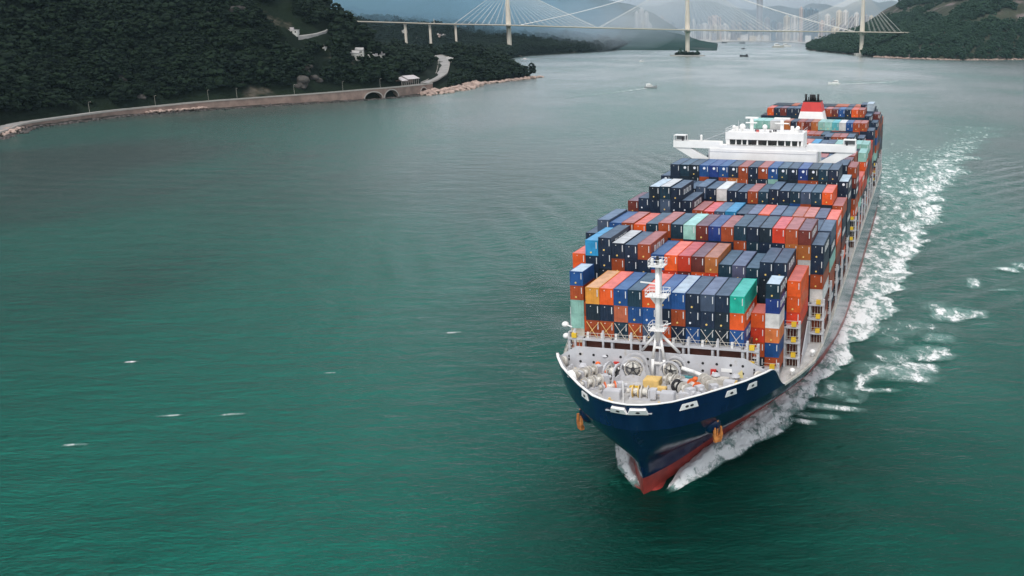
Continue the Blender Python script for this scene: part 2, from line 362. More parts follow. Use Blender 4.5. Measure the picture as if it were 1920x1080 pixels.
b = MB(); b.prism([(-60, 4770), (120, 5160), (270, 5230), (330, 4900), (420, 4640), (640, 4600), (1500, 4700), (1500, 7400), (-900, 7400), (-500, 5000)], -3, 3.2, 'z')
tag(b.build('city_waterfront', M_CONC), 'flat reclaimed waterfront ground under the far city', kind='structure')

# ------------------------------------------------------------------ woods: crowns scattered over the slopes
def foliage_mat(name, lo, hi, s=.35):
    N = NT(name); oi = N.a('ShaderNodeObjectInfo')
    n = N.noise(N.pos(), s, 4, .6)
    c = N.mix(N.math('ADD', N.math('MULTIPLY', n, .6), N.math('MULTIPLY', oi.outputs['Random'], .4), True), lo, hi)
    b = N.a('ShaderNodeBsdfPrincipled', **{'Base__Color': c, 'Roughness': .8}); b.inputs['Specular IOR Level'].default_value = .12
    return N.done(b.outputs[0])
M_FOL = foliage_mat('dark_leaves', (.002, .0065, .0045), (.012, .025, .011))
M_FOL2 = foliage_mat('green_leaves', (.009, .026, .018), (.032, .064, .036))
M_TRUNK = paint('tree_bark', (.09, .065, .045), .9, .3, 2)
def crown_mesh(name, mat, seed, n=26, tall=1.0):
    r = np.random.default_rng(seed); bm = bmesh.new()
    for i in range(n):
        th = r.uniform(0, 2*pi); rr = sqrt(r.uniform(0, 1))*.46; zz = r.uniform(.22, 1.0)*tall
        k = r.uniform(.13, .24)*(1.15-.35*zz/tall); rr *= 1.25-.75*abs(zz/tall-.5)
        mt = Matrix.Translation((rr*cos(th), rr*sin(th), zz)) @ Matrix.Rotation(r.uniform(0, 6), 4, 'Z') @ Matrix.Diagonal((k, k*r.uniform(.8, 1.2), k*r.uniform(.55, .85), 1))
        g = bmesh.ops.create_icosphere(bm, subdivisions=1, radius=1.0, matrix=mt)
        for v in g['verts']:
            v.co += Vector(r.normal(0, .022, 3))
    bmesh.ops.create_cone(bm, segments=5, radius1=.035, radius2=.02, depth=.5, matrix=Matrix.Translation((0, 0, .22)))
    me = bpy.data.meshes.new(name); bm.to_mesh(me); bm.free(); me.materials.append(mat); return me
def proto(name, meshes):
    c = bpy.data.collections.new(name)
    for i, me in enumerate(meshes): c.objects.link(bpy.data.objects.new(name+'_tree', me))
    return c
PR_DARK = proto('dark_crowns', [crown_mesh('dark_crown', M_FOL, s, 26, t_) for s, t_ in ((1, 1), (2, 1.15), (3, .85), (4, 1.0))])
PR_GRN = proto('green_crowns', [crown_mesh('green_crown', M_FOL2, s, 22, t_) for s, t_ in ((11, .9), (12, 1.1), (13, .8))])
def scatter(name, pts, scl, coll, label):
    me = bpy.data.meshes.new(name); me.from_pydata([tuple(p) for p in pts], [], [])
    at = me.attributes.new('scl', 'FLOAT', 'POINT'); at.data.foreach_set('value', np.asarray(scl, np.float32))
    at = me.attributes.new('turn', 'FLOAT', 'POINT'); at.data.foreach_set('value', RNG.uniform(0, 6.28, len(pts)).astype(np.float32))
    o = link(name, me); ng = bpy.data.node_groups.new(name, 'GeometryNodeTree')
    ng.interface.new_socket('Geometry', in_out='INPUT', socket_type='NodeSocketGeometry'); ng.interface.new_socket('Geometry', in_out='OUTPUT', socket_type='NodeSocketGeometry')
    n, l = ng.nodes, ng.links; gi, go = n.new('NodeGroupInput'), n.new('NodeGroupOutput')
    ip = n.new('GeometryNodeInstanceOnPoints'); ci = n.new('GeometryNodeCollectionInfo')
    ci.inputs['Collection'].default_value = coll; ci.inputs['Separate Children'].default_value = True; ci.inputs['Reset Children'].default_value = True
    A1 = n.new('GeometryNodeInputNamedAttribute'); A1.data_type = 'FLOAT'; A1.inputs[0].default_value = 'scl'
    A2 = n.new('GeometryNodeInputNamedAttribute'); A2.data_type = 'FLOAT'; A2.inputs[0].default_value = 'turn'
    cx_ = n.new('ShaderNodeCombineXYZ'); er = n.new('FunctionNodeEulerToRotation')
    l.new(A2.outputs[0], cx_.inputs[2]); l.new(cx_.outputs[0], er.inputs[0])
    ip.inputs['Pick Instance'].default_value = True
    l.new(gi.outputs[0], ip.inputs['Points']); l.new(ci.outputs[0], ip.inputs['Instance']); l.new(er.outputs[0], ip.inputs['Rotation']); l.new(A1.outputs[0], ip.inputs['Scale'])
    l.new(ip.outputs[0], go.inputs[0]); md = o.modifiers.new('scatter', 'NODES'); md.node_group = ng
    tag(o, label, kind='stuff'); return o
def in_view(P, mu=80):
    d = P-np.array([0, 0, CAMZ]); z = d@CF; u = PCX+FPX*(d@CR)/z; v = PCY-FPX*(d@CU)/z
    return (z > 10) & (u > -mu*3) & (u < 1920+mu) & (v > -140) & (v < 1100)
CLEAR = []          # (x, y, radius) kept free of trees
def clear(P, r): CLEAR.append((P[0], P[1], r))
def wood(name, xr, yr, n, hf, hmin, smin, smax, coll, label, keep=None):
    x = RNG.uniform(*xr, n); y = RNG.uniform(*yr, n); z = hf(x, y); ok = z > hmin
    for a_, b_, r_ in CLEAR: ok &= (x-a_)**2+(y-b_)**2 > r_*r_
    if keep is not None: ok &= keep(x, y, z)
    P = np.stack([x, y, z-.8], 1)[ok]; P = P[in_view(P)]
    s = RNG.uniform(smin, smax, len(P))*(.45+1.15*fbm(P[:, 0]/35, P[:, 1]/35, 3, 3))*RNG.choice([1, 1, 1, .7, 1.35], len(P))
    return scatter(name, P, s, coll, label)
# ------------------------------------------------------------------ stowage plan
# ---- container stowage: bay -> (front y, length, deck z, tier height, {column: (top z, colours from the top down)})
K0=13.33; KP=14.4
CX0=-21.25
FILL='nkndnRnkdnsnRnkbnmnodn'
BAYS={}
def row(bay,y,ln,base,th,cols):
    BAYS[bay]=dict(y=y,ln=ln,base=base,th=th,cols=cols)
t=lambda z,s:(z,s)
row('A',13.33,12.19,21.6,2.9,{c:(30.35,a+b+d) for c,a,b,d in zip(range(-5,6),'yobdobbnsng','knXbbnRnnko','RRdRsonbdkbn'[:11])})
row('Aaft',19.4,6.06,15.6,2.62,{-7:t(31.4,'bRmme R'.replace(' ','')),-6:t(25.9,'RoRk'),6:t(25.9,'oeRk'.replace('e','h')),7:t(31.2,'drwxbR')})
c={-8:t(32.6,'on'),-7:t(35.2,'lnn'),-6:t(35.8,'nnk'),-5:t(34.9,'nRk'),-4:t(34.75,'nnk'),-3:t(34.95,'Rnk'),-2:t(33.2,'bhn'),-1:t(33.2,'oh'),0:t(33.2,'hM'),1:t(33.2,'Mo'),2:t(33.2,'th'),3:t(32.0,'dnk'),4:t(31.95,'pnk'),5:t(31.65,'dk'),6:t(32.85,'nkk'),7:t(32.87,'nkk'),8:t(29.7,'oohMM')}
row('B',27.9,12.19,15.0,2.9,c)
cl='sbRodRdmMrRdnkhRM'
z2=[36.17,35.7,35.8,35.6,35.85,36.1,35.95,35.95,35.9,35.9,35.9,36.2,36.13,36.1,36.1,36.07,35.95]
u2='nnRnknRndnnRdnnto'
c={i-8:t(z2[i],cl[i]+u2[i]) for i in range(17)}
c[8]=t(35.95,'Mtwnk');c[7]=t(36.07,'RtRn')
c[-9]=t(33.4,'nnR');c[9]=t(33.24,'nnRwMR')
row('C',42.3,12.19,15.0,2.9,c)
c={i:t(33.0,'') for i in range(-9,9)}; c[9]=t(33.1,'snmRR')
row('D',56.7,12.19,15.0,2.9,c)
c={-9:t(34.95,'MR'),-8:t(35.7,'nk'),-7:t(38.4,'knn'),-6:t(38.5,'dsn'),-5:t(38.3,'nnk'),-4:t(35.54,'nn'),-3:t(33.46,'R'),-2:t(33.3,'h'),-1:t(33.4,'s'),0:t(33.46,'l'),1:t(33.1,'n'),2:t(33.2,'p'),3:t(33.2,'o'),4:t(33.2,'p'),5:t(33.1,'s'),6:t(33.1,'X'),7:t(33.1,'X'),8:t(33.0,'p'),9:t(32.74,'ooRM')}
row('E',71.0,12.19,15.0,2.9,c)
cl='nnsnsnwnnRdnndsdo'
z5=[35.9]*4+[36.46,36.1,36.1,35.75,35.6,35.8,35.8,36.5,36.2,36.2,36.15,36.15,36.2]
u5='nnknnkRnRknndbRnk'
c={i-8:t(z5[i],cl[i]+u5[i]) for i in range(17)}; c[8]=t(36.2,'okn'); c[-9]=t(33.0,'n'); c[9]=t(33.2,'RnnM')
row('F',85.4,12.19,15.0,2.9,c)
cl='ndkbrbnRnRbdnrkdn'
u6='nkkRnRtRknmkkRRkn'
c={i-8:t(39.5,cl[i]+u6[i]) for i in range(17)}; c[-9]=t(36.57,'nk'); c[9]=t(36.7,'nnnk')
row('G',99.8,12.19,15.0,2.9,c)
def gen(base,over,lo=-9,hi=9):
    c={i:t(base,'') for i in range(lo,hi+1)}; c.update(over); return c
row('H',128.5,12.19,15.0,2.9,gen(36.6,{9:t(36.3,'RMnR'),8:t(36.8,'nnM'),5:t(37.2,'n'),6:t(37.2,'s'),-5:t(37.2,'n'),-6:t(37.2,'s'),-7:t(37.2,'n'),-9:t(33,'n'),-8:t(34,'n')}))
row('I',142.9,12.19,15.0,2.9,gen(36.5,{9:t(30.0,'hR'),8:t(35.8,'MR'),-9:t(32,'n')}))
row('J',157.3,12.19,15.0,2.9,gen(36.8,{9:t(29.5,'oR'),8:t(35.8,'RM'),-9:t(32,'n')}))
row('K',171.7,12.19,15.0,2.9,gen(37.6,{9:t(35.0,'moMhn'),8:t(34.8,'nRM'),0:t(37.6,'h'),1:t(37.6,'X'),2:t(37.6,'X'),3:t(37.6,'l'),4:t(37.4,'s'),-9:t(32,'n')}))
row('L',186.1,12.19,15.0,2.9,gen(37.0,{4:t(38.2,'nR'),5:t(38.2,'RM'),6:t(38.2,'RR'),7:t(38.2,'nk'),8:t(36.0,'mn'),9:t(36.0,'mRnk'),-9:t(32,'R')}))
row('M',200.5,12.19,15.0,2.9,gen(37.3,{9:t(34.6,'hhMRn'),8:t(36.4,'nkR'),-9:t(32,'n')}))
cl='mmmwwtnRMtmmcwbRR'; u7='nnRknRbnhtnkoMnoo'
c={i-8:t(40.2,cl[i]+u7[i]) for i in range(17)}; c[8]=t(40.2,'Rn');c[9]=t(37.6,'nnkm');c[-9]=t(36.0,'n')
row('N',214.9,12.19,15.0,2.9,c)
cl='oonMnnnMMnRMbnoRR'
c={i-8:t(42.9,cl[i]) for i in range(1,16)}; c[8]=t(40.6,'n');c[-8]=t(40,'n');c[9]=t(38.2,'nR');c[-9]=t(37,'o')
row('P',240.0,12.19,15.0,2.9,c)
row('Q',254.4,12.19,15.0,2.9,gen(43.0,{8:t(44.2,'Ws'),7:t(43.8,'nn'),9:t(40.2,'MRn'),-2:t(43,'X'),-4:t(43,'X'),-3:t(43,'p'),2:t(43,'d'),3:t(43,'X'),4:t(43,'X'),5:t(43,'s'),6:t(43,'X'),-9:t(37,'n'),-8:t(41,'R')}))
row('R',268.8,12.19,15.0,2.9,gen(41.5,{9:t(38.0,'nRM'),-9:t(36,'n'),-8:t(39,'k')}))
row('S',283.2,12.19,15.0,2.9,gen(39.0,{9:t(36.0,'RnM'),-9:t(34,'R')}))
def containers():
    """every container as (bay, column, tier from the top, x, y, z0, z1, colour code)"""
    out=[]; k=0
    for b,B in BAYS.items():
        for col,(zt,s) in sorted(B['cols'].items()):
            z=zt; tier=0
            while z-B['base']>1.6 and tier<9:
                code=s[tier] if tier<len(s) else FILL[(k*7+tier*5+col*3)%len(FILL)]
                h=B['th'] if z-B['th']-B['base']>-0.8 else z-B['base']
                out.append((b,col,tier,(col+8)*2.5+CX0+0.03,B['y'],z-h,z,code))
                z-=h; tier+=1; k+=1
    return out
# the 300 containers that show largest in the photo, as column:tier
VIS = {
 'A': '-5:0 -5:1 -5:2 -4:0 -4:1 -4:2 -3:0 -3:1 -3:2 -2:0 -2:1 -2:2 -1:0 -1:1 -1:2 0:0 0:1 0:2 1:0 1:1 1:2 2:0 2:1 2:2 3:0 3:1 3:2 4:0 4:1 4:2 5:0 5:1 5:2',
 'Aaft': '-7:0 -7:1 -7:2 -7:3 -7:4 -7:5 -6:2 -6:3 6:0 6:1 6:2 6:3 7:0 7:1 7:2 7:3 7:4 7:5',
 'B': '-8:0 -7:0 -7:1 -7:2 -6:0 -6:1 -6:2 -5:0 -5:1 -5:6 -4:0 -4:1 -4:6 -3:0 -3:1 -3:6 -2:0 -2:1 -2:5 -1:0 -1:1 -1:5 0:0 0:1 0:5 1:0 1:1 1:5 2:0 2:1 2:5 3:0 3:5 4:0 4:5 5:0 5:1 5:5 6:0 6:1 6:2 7:0 7:1 7:2 8:0 8:1 8:2 8:3 8:4',
 'C': '-9:0 -8:0 -7:0 -6:0 -5:0 -4:0 -3:0 -2:0 -1:0 0:0 1:0 2:0 3:0 3:1 4:0 4:1 5:0 5:1 6:0 6:1 7:0 7:1 8:0 8:1 8:2 9:0 9:1 9:2 9:3 9:4 9:5',
 'D': '8:0 9:0 9:1 9:2 9:3 9:4 9:5',
 'E': '-9:0 -8:0 -7:0 -7:1 -6:0 -6:1 -5:0 -5:1 -4:0 -3:0 -2:0 -1:0 0:0 1:0 2:0 3:0 4:0 5:0 6:0 7:0 8:0 9:0 9:1 9:2 9:3 9:4 9:5',
 'F': '-5:0 -4:0 -3:0 -2:0 -1:0 0:0 1:0 2:0 3:0 3:1 4:0 5:0 6:0 7:0 8:0 9:0 9:1 9:2 9:3 9:4 9:5',
 'G': '-9:0 -8:0 -7:0 -6:0 -6:1 -5:0 -4:0 -3:0 -3:1 -2:0 -2:1 -1:0 -1:1 0:0 0:1 1:0 1:1 2:0 2:1 3:0 4:0 5:0 6:0 6:1 7:0 7:1 8:0 8:1 9:0 9:1 9:2 9:3 9:4 9:5 9:6',
 'H': '5:0 6:0 7:0 8:0 9:0 9:1 9:2 9:3 9:4 9:5 9:6',
 'I': '5:0 6:0 7:0 8:0 9:0 9:1 9:2 9:3 9:4',
 'J': '8:0 9:0',
 'K': '2:0 3:0 4:0 5:0 6:0 7:0 9:0 9:1',
 'L': '4:0 5:0 6:0 7:0 8:0 9:0',
 'M': '0:0 1:0 2:0 3:0 8:0',
 'N': '-8:0 -7:0 -6:0 -5:0 -4:0 -3:0 -2:0 -1:0 0:0 1:0 2:0 3:0 4:0 5:0 6:0 7:0 8:0 9:0',
 'P': '-7:0 -6:0 -5:0 -4:0 -3:0 -2:0 -1:0 0:0 1:0 2:0 3:0 4:0 5:0 6:0 7:0 8:0 9:0',
 'Q': '7:0 8:0 9:0',
}
# ------------------------------------------------------------------ cable-stayed bridge
BC = np.array([-86.557, 2558.546]); BD = np.array([cos(.25355), sin(.25355)]); BN = np.array([BD[1], -BD[0]])   # BN points to the camera
def bk(u, v):
    d = ray(u, v); k = (BC[1]*d[0]-BC[0]*d[1])/(BD[0]*d[1]-BD[1]*d[0]); return k, CAMZ+d[2]*(BC[1]+k*BD[1])/d[1]
DK = sorted(bk(u, v) for u, v in ((640, 40), (720, 42), (800, 44.5), (860, 46), (953, 47.5), (1100, 52), (1289, 56.5), (1450, 58.5), (1616, 60.3), (1690, 61.5), (1760, 61)))
dk_k, dk_z = np.array([q[0] for q in DK]), np.array([q[1] for q in DK])
def deck_z(k): return float(np.interp(k, dk_k, dk_z))
def bw(k, n, z): return (BC[0]+k*BD[0]+n*BN[0]-BR[0], BC[1]+k*BD[1]+n*BN[1]-BR[1], z)
BR = (BC[0], BC[1])
bridge = empty('cable_stayed_bridge', (BC[0], BC[1], 0)); tag(bridge, 'long pale cable-stayed bridge with three slender towers crossing the strait', 'bridge')
ks = np.arange(dk_k[0], dk_k[-1]+1, 12.0)
for n0, n1 in ((3.0, 21.5), (-21.5, -3.0)):
    m = MB(); r = []
    for k in ks:
        z = deck_z(k); r.append([bw(k, n0, z), bw(k, n0, z+1.9), bw(k, n0+.6, z+1.9), bw(k, n0+.6, z+.9), bw(k, n1-.6, z+.9), bw(k, n1-.6, z+1.9), bw(k, n1, z+1.9), bw(k, n1, z), bw(k, n1-2.5, z-1.4), bw(k, n0+2.5, z-1.4), bw(k, n0, z)])
    m.grid(r); m.build('deck', M_DECKC, bridge)
TW = [(bk(953.5, 48)[0], 11, 172, 'L'), (0.0, 2, 196, 'C'), (bk(1616.5, 60)[0], 2, 166, 'R')]
for k, zb, zt, nm in TW:
    m = MB(); zd = deck_z(k); prof = [(zb-6, 5.2, 4.6), (zd-4, 5.6, 5.0), (zd+3, 6.2, 5.4), (zd+40, 5.2, 4.6), (zt-12, 4.2, 3.8), (zt, 3.4, 3.2)]
    r = []
    for z, a_, b_ in prof:
        c_ = .35
        r.append([bw(k+q*a_, w*b_, z) for q, w in ((-1, -c_), (-1, c_), (-c_, 1), (c_, 1), (1, c_), (1, -c_), (c_, -1), (-c_, -1), (-1, -c_))])
    m.grid(r); t_ = m.build('tower', M_TOWERC, bridge)
    m = MB(); c = bw(k, 0, zd-4); m.add([bw(k-4, -22, zd-3.2), bw(k+4, -22, zd-3.2), bw(k+4, 22, zd-3.2), bw(k-4, 22, zd-3.2), bw(k-4, -14, zd-6.5), bw(k+4, -14, zd-6.5), bw(k+4, 14, zd-6.5), bw(k-4, 14, zd-6.5)], [(3, 2, 1, 0), (4, 5, 6, 7), (0, 1, 5, 4), (1, 2, 6, 5), (2, 3, 7, 6), (3, 0, 4, 7)])
    m.build('cross_beam', M_TOWERC, bridge)
    if nm == 'R':
        m = MB(); P8 = [(k+18*q, 13*w) for q, w in ((-1, -.6), (-.7, -1), (.7, -1), (1, -.6), (1, .6), (.7, 1), (-.7, 1), (-1, .6))]
        m.add([bw(a_, b_, -3) for a_, b_ in P8]+[bw(a_*1.0, b_, 7.0) for a_, b_ in P8], [tuple(range(8, 16))]+[(i, (i+1) % 8, 8+(i+1) % 8, 8+i) for i in range(8)])
        m.build('caisson', M_CONC, bridge)
    spans = {'L': (-128, 215), 'C': (-225, 232), 'R': (-232, 105)}[nm]; zt2 = zt-5
    for n in (-21, 21):
        for side in (0, 1):
            e = spans[side]; nc = max(7, int(abs(e)/15))
            for j in range(1, nc+1):
                kk = k+e*j/nc
                if kk < dk_k[0] or kk > dk_k[-1]: continue
                MB().tube(bw(k, n*.12, zt2-(nc-j)*2.3), bw(kk, n, deck_z(kk)+1), .40 if j == nc else .26, n=4, cap=False).build('stay_cable', M_CABLE, bridge)
for n in (-3, 3):
    for k2 in (TW[0][0]+30, TW[2][0]-26):
        m = MB(); pts = []
        for j in range(13):
            s_ = j/12; kk = k2*s_; z = (190)*(1-s_)+(deck_z(k2)+2)*s_-9*sin(pi*s_); pts.append(bw(kk, n*(1-s_)+n*3*s_, z))
        for p_, q_ in zip(pts, pts[1:]): m.tube(p_, q_, .55, n=4, cap=False)
        m.build('stabilising_cable', M_CABLE, bridge)
for k in (bk(854, 50)[0], bk(806, 50)[0], bk(760, 50)[0]):
    for n in (-12, 12):
        m = MB(); r = [[bw(k+q*a_, n+w*2.6, z) for q, w in ((-1, -1), (-1, 1), (1, 1), (1, -1), (-1, -1))] for z, a_ in ((-2, 2.4), (deck_z(k)-5, 2.4), (deck_z(k)-1.2, 4.2))]
        m.grid(r); m.build('pier', M_TOWERC, bridge)
kg = bk(814, 40)[0]; m = MB(); zg = deck_z(kg)
m.beam(bw(kg, 3, zg), bw(kg, 3, zg+11), .8).beam(bw(kg, 21, zg), bw(kg, 21, zg+11), .8).beam(bw(kg, 2, zg+9), bw(kg, 22, zg+9), .8, 5)
m.build('sign_gantry', M_TOWERC, bridge)

# the artificial island that carries the middle tower
isl = empty('bridge_island', (BC[0], BC[1], 0), .25355); tag(isl, 'oval artificial island with a concrete rim and bushes under the central bridge tower', 'island')
m = MB(); n = 40
rings = [(1.0, -3), (1.0, 2.6), (.955, 2.6), (.95, 1.9), (.7, 2.6), (.0, 4)]
m.grid([[(46*q*cos(2*pi*i/n), 17*q*sin(2*pi*i/n), z) for i in range(n+1)] for q, z in rings]); m.build('rim', M_CONC, isl)
pts = []
for i in range(170):
    th = RNG.uniform(0, 6.28); q = sqrt(RNG.uniform(0, 1))*.68
    x, y = 46*q*cos(th), 17*q*sin(th)
    if x*x+y*y < 60: continue
    w = EX*0; pts.append((BC[0]+x*cos(.25355)-y*sin(.25355), BC[1]+x*sin(.25355)+y*cos(.25355), 2.2))
scatter('island_bushes', pts, RNG.uniform(4, 8, len(pts)), PR_DARK, 'dense bushes on the island around the central bridge tower')
def lone_tree(P, h, w, label, cat='tree', group=None):
    t_ = empty('tree', P); tag(t_, label, cat, group)
    MB().tube((0, 0, -1), (0, 0, h*.55), h*.035, h*.02, n=6).build('trunk', M_TRUNK, t_)
    me = crown_mesh('crown', M_FOL2, int(P[0]*7) % 999, 24, 1.0); me.transform(Matrix.Diagonal((w, w, h, 1))); link('crown', me, t_)
for u, h, w, lb in ((1275, 17, 9, 'tallest dark tree on the left part of the bridge island'), (1284, 12, 9, 'round tree just left of the central bridge tower foot'), (1306, 13, 9, 'round tree at the right end of the bridge island')):
    P = on_z(u, 104, 2.0); lone_tree((P[0], BC[1]+(P[0]-BC[0])*.26-4, 2.0), h, w, lb)

# ------------------------------------------------------------------ shore road, seawall and the arched viaduct
ys = np.arange(640, 1096, 1.2); wx = shore_x(ys)-4.5
wx = np.convolve(np.pad(wx, 12, mode='edge'), np.ones(25)/25, 'valid'); wtop = np.interp(ys, [640, 700, 790, 866, 938, 1000, 1096], [2.6, 3.4, 5.0, 7.4, 8.8, 10.3, 10.6])
dx = np.gradient(wx, ys); nx, ny = -1/np.sqrt(1+dx*dx), dx/np.sqrt(1+dx*dx)     # inland normal
arc = np.concatenate([[0], np.cumsum(np.hypot(np.diff(wx), np.diff(ys)))])
def s_at(y): return float(np.interp(y, ys, arc))
ARCH = [(s_at(on_z(683, 186)[1]), 11.0, 6.6), (s_at(on_z(737, 183.5)[1]), 10.0, 7.6), (s_at(on_z(787, 177)[1]), 7.0, 6.8)]
def wall_bottom(s):
    for c, w, h in ARCH:
        q = (s-c)/w
        if abs(q) < 1: return .4+h*sqrt(1-q*q)
    return -2.0
M_MASON = paint('brown_masonry', (.25, .175, .145), .9, .22, .12, dirt=(.20, .15, .13))
M_ROAD = paint('pale_concrete_road', (.27, .26, .25), .9, .15, .1)
M_TRIM = paint('pale_stone_trim', (.36, .33, .30), .8, .1, .2)
wall = empty('seawall', (0, 0, 0)); tag(wall, 'long brown masonry seawall with three arches carrying the shore road', 'seawall')
m = MB(); fr = []; i0 = 0
for i in range(len(ys)-1):
    b0, b1 = wall_bottom(arc[i]), wall_bottom(arc[i+1]); x0, x1, y0, y1 = wx[i], wx[i+1], ys[i], ys[i+1]; T = 5.0
    i0x, i0y, i1x, i1y = x0+nx[i]*T, y0+ny[i]*T, x1+nx[i+1]*T, y1+ny[i+1]*T
    m.add([(x0, y0, b0), (x1, y1, b1), (x1, y1, wtop[i+1]-.3), (x0, y0, wtop[i]-.3), (i0x, i0y, b0), (i1x, i1y, b1)], [(0, 1, 2, 3), (0, 4, 5, 1)])
m.build('wall_face', M_MASON, wall)
m = MB(); M_TIDE = paint('tide_stain', (.075, .062, .052), .8, .35, .25)
for i in range(len(ys)-1):
    if wall_bottom(arc[i]) > 0 or wall_bottom(arc[i+1]) > 0: continue
    e0, e1 = .9+.9*float(vnoise(ys[i]/6, 0, 3)), .9+.9*float(vnoise(ys[i+1]/6, 0, 3))
    m.add([(wx[i]-nx[i]*.06, ys[i]-ny[i]*.06, -1.5), (wx[i+1]-nx[i+1]*.06, ys[i+1]-ny[i+1]*.06, -1.5), (wx[i+1]-nx[i+1]*.06, ys[i+1]-ny[i+1]*.06, e1), (wx[i]-nx[i]*.06, ys[i]-ny[i]*.06, e0)], [(0, 1, 2, 3)])
m.build('tide_band', M_TIDE, wall)
m = MB()
for i in range(len(ys)-1):
    a_ = lambda j, off, z: (wx[j]+nx[j]*off, ys[j]+ny[j]*off, z)
    p = [a_(i, -.35, wtop[i]-.45), a_(i, -.35, wtop[i]+.75), a_(i, .45, wtop[i]+.75), a_(i, .45, wtop[i]-.45)]; q = [a_(i+1, -.35, wtop[i+1]-.45), a_(i+1, -.35, wtop[i+1]+.75), a_(i+1, .45, wtop[i+1]+.75), a_(i+1, .45, wtop[i+1]-.45)]
    m.add(p+q, [(j, (j+1) % 4, 4+(j+1) % 4, 4+j) for j in range(4)])
m.build('parapet', M_TRIM, wall)
for c, w, h in ARCH:
    m = MB(); prev = None
    for j in range(25):
        th = pi*j/24; pr = []
        for rr in (0, 1.1):
            s = c+(w+rr)*cos(th); z = .4+(h+rr)*sin(th); x, y = np.interp(s, arc, wx), np.interp(s, arc, ys); k = int(np.searchsorted(arc, s))
            pr.append([(x-nx[k]*.3, y-ny[k]*.3, z), (x+nx[k]*.5, y+ny[k]*.5, z)])
        ring = [pr[0][0], pr[1][0], pr[1][1], pr[0][1]]
        if prev: m.add(prev+ring, [(a_, (a_+1) % 4, 4+(a_+1) % 4, 4+a_) for a_ in range(4)])
        prev = ring
    m.build('arch_ring', M_TRIM, wall)
m = MB()
m.grid([[(wx[i]+nx[i]*o_, ys[i]+ny[i]*o_, wtop[i]-.25) for o_ in (.3, 5, 12.5)] for i in range(0, len(ys), 3)])
RP = [(797, 156.5, 10.4), (812, 151, 10.8), (826, 143.5, 11.8), (834, 135, 13), (833, 127, 14.5), (823, 119, 16.5), (810, 112.5, 18.5), (799, 107, 20.5), (793, 101, 23), (790, 95, 26)]
Q = np.array([on_z(*q) for q in RP]); tt = np.linspace(0, len(Q)-1, 70)
Q = np.stack([np.interp(tt, range(len(Q)), Q[:, j]) for j in range(3)], 1)
for _ in range(6): Q[1:-1] = (Q[:-2]+2*Q[1:-1]+Q[2:])/4
Q[:, 2] = np.maximum(Q[:, 2], land_left(Q[:, 0], Q[:, 1])+.8)
for _ in range(6): Q[1:-1, 2] = (Q[:-2, 2]+2*Q[1:-1, 2]+Q[2:, 2])/4
tg = np.gradient(Q, axis=0); tg /= np.linalg.norm(tg[:, :2], axis=1)[:, None]
hw = np.interp(tt, [0, 2, 4, 6, 9], [4.5, 6.5, 8, 7, 4.5])
m.grid([[(Q[i, 0]+tg[i, 1]*s_*hw[i], Q[i, 1]-tg[i, 0]*s_*hw[i], Q[i, 2]+.5) for s_ in (-1, 0, 1)] for i in range(len(Q))])
tag(m.build('coast_road', M_ROAD), 'pale road that runs on the seawall and bends in an S up the headland', kind='structure')
m = MB()
for s_ in (-1, 1):
    for i in range(len(Q)-1):
        p = lambda j, z: (Q[j, 0]+tg[j, 1]*s_*hw[j], Q[j, 1]-tg[j, 0]*s_*hw[j], Q[j, 2]+z)
        m.beam(p(i, .8), p(i+1, .8), .5, 1.6)
tag(m.build('road_parapet', M_TRIM), 'low pale parapets along the S-shaped bend of the shore road', 'parapet')
for q in Q: clear(q, 17); clear(q-np.array([-4, 16, 0]), 12)
for i in range(0, len(ys), 4): clear((wx[i]+nx[i]*7, ys[i]+ny[i]*7), 11)
# upper road: a short pale stretch on the hillside
up = [spot(u, v, land_left) for u, v in ((560, 71), (578, 69), (596, 66), (612, 61), (622, 53))]
up = [q for q in up if q is not None]; m = MB(); pr = []
for i, q in enumerate(up): pr.append([(q[0]-1.5, q[1]+3, q[2]+2.8), (q[0]+1, q[1]-3, q[2]+1.6), (q[0]+1, q[1]-3.3, q[2]-2)]); clear(q, 9); clear(q-np.array([0, 12, 0]), 8)
m.grid(pr); tag(m.build('hillside_road', M_ROAD), 'short pale stretch of road high on the wooded hillside', kind='structure')
for i, (u, ht) in enumerate(((240, 8), (352, 8), (440, 9), (474, 9), (548, 9), (615, 9), (677, 9), (760, 9))):
    y = float(np.interp(u, [230, 440, 560, 700, 800], [770, 866, 938, 1030, 1075])); j = int(np.searchsorted(ys, y))
    L = empty('street_lamp', (wx[j]+nx[j]*11.5, ys[j]+ny[j]*11.5, wtop[j]-.3), math.atan2(ny[j], nx[j]))
    tag(L, ['thin street lamp at the far left start of the seawall road', 'thin street lamp second along the seawall road', 'street lamp where the tree-hidden road reappears', 'street lamp above the plain brown wall', 'street lamp beside the bare rock scar', 'street lamp left of the first arch', 'street lamp over the first arch, left of the pavilion', 'street lamp right of the pavilion, above the middle arch'][i], 'street lamp', 'lamps along the seawall road')
    MB().tube((0, 0, -.5), (0, 0, ht), .10, .06, n=6).build('post', M_STEEL, L); MB().tube((0, 0, ht), (-1.8, 0, ht+.3), .08, n=5).box(-2.4, -1.6, -.15, .15, ht+.2, ht+.4).build('arm', M_STEEL, L)

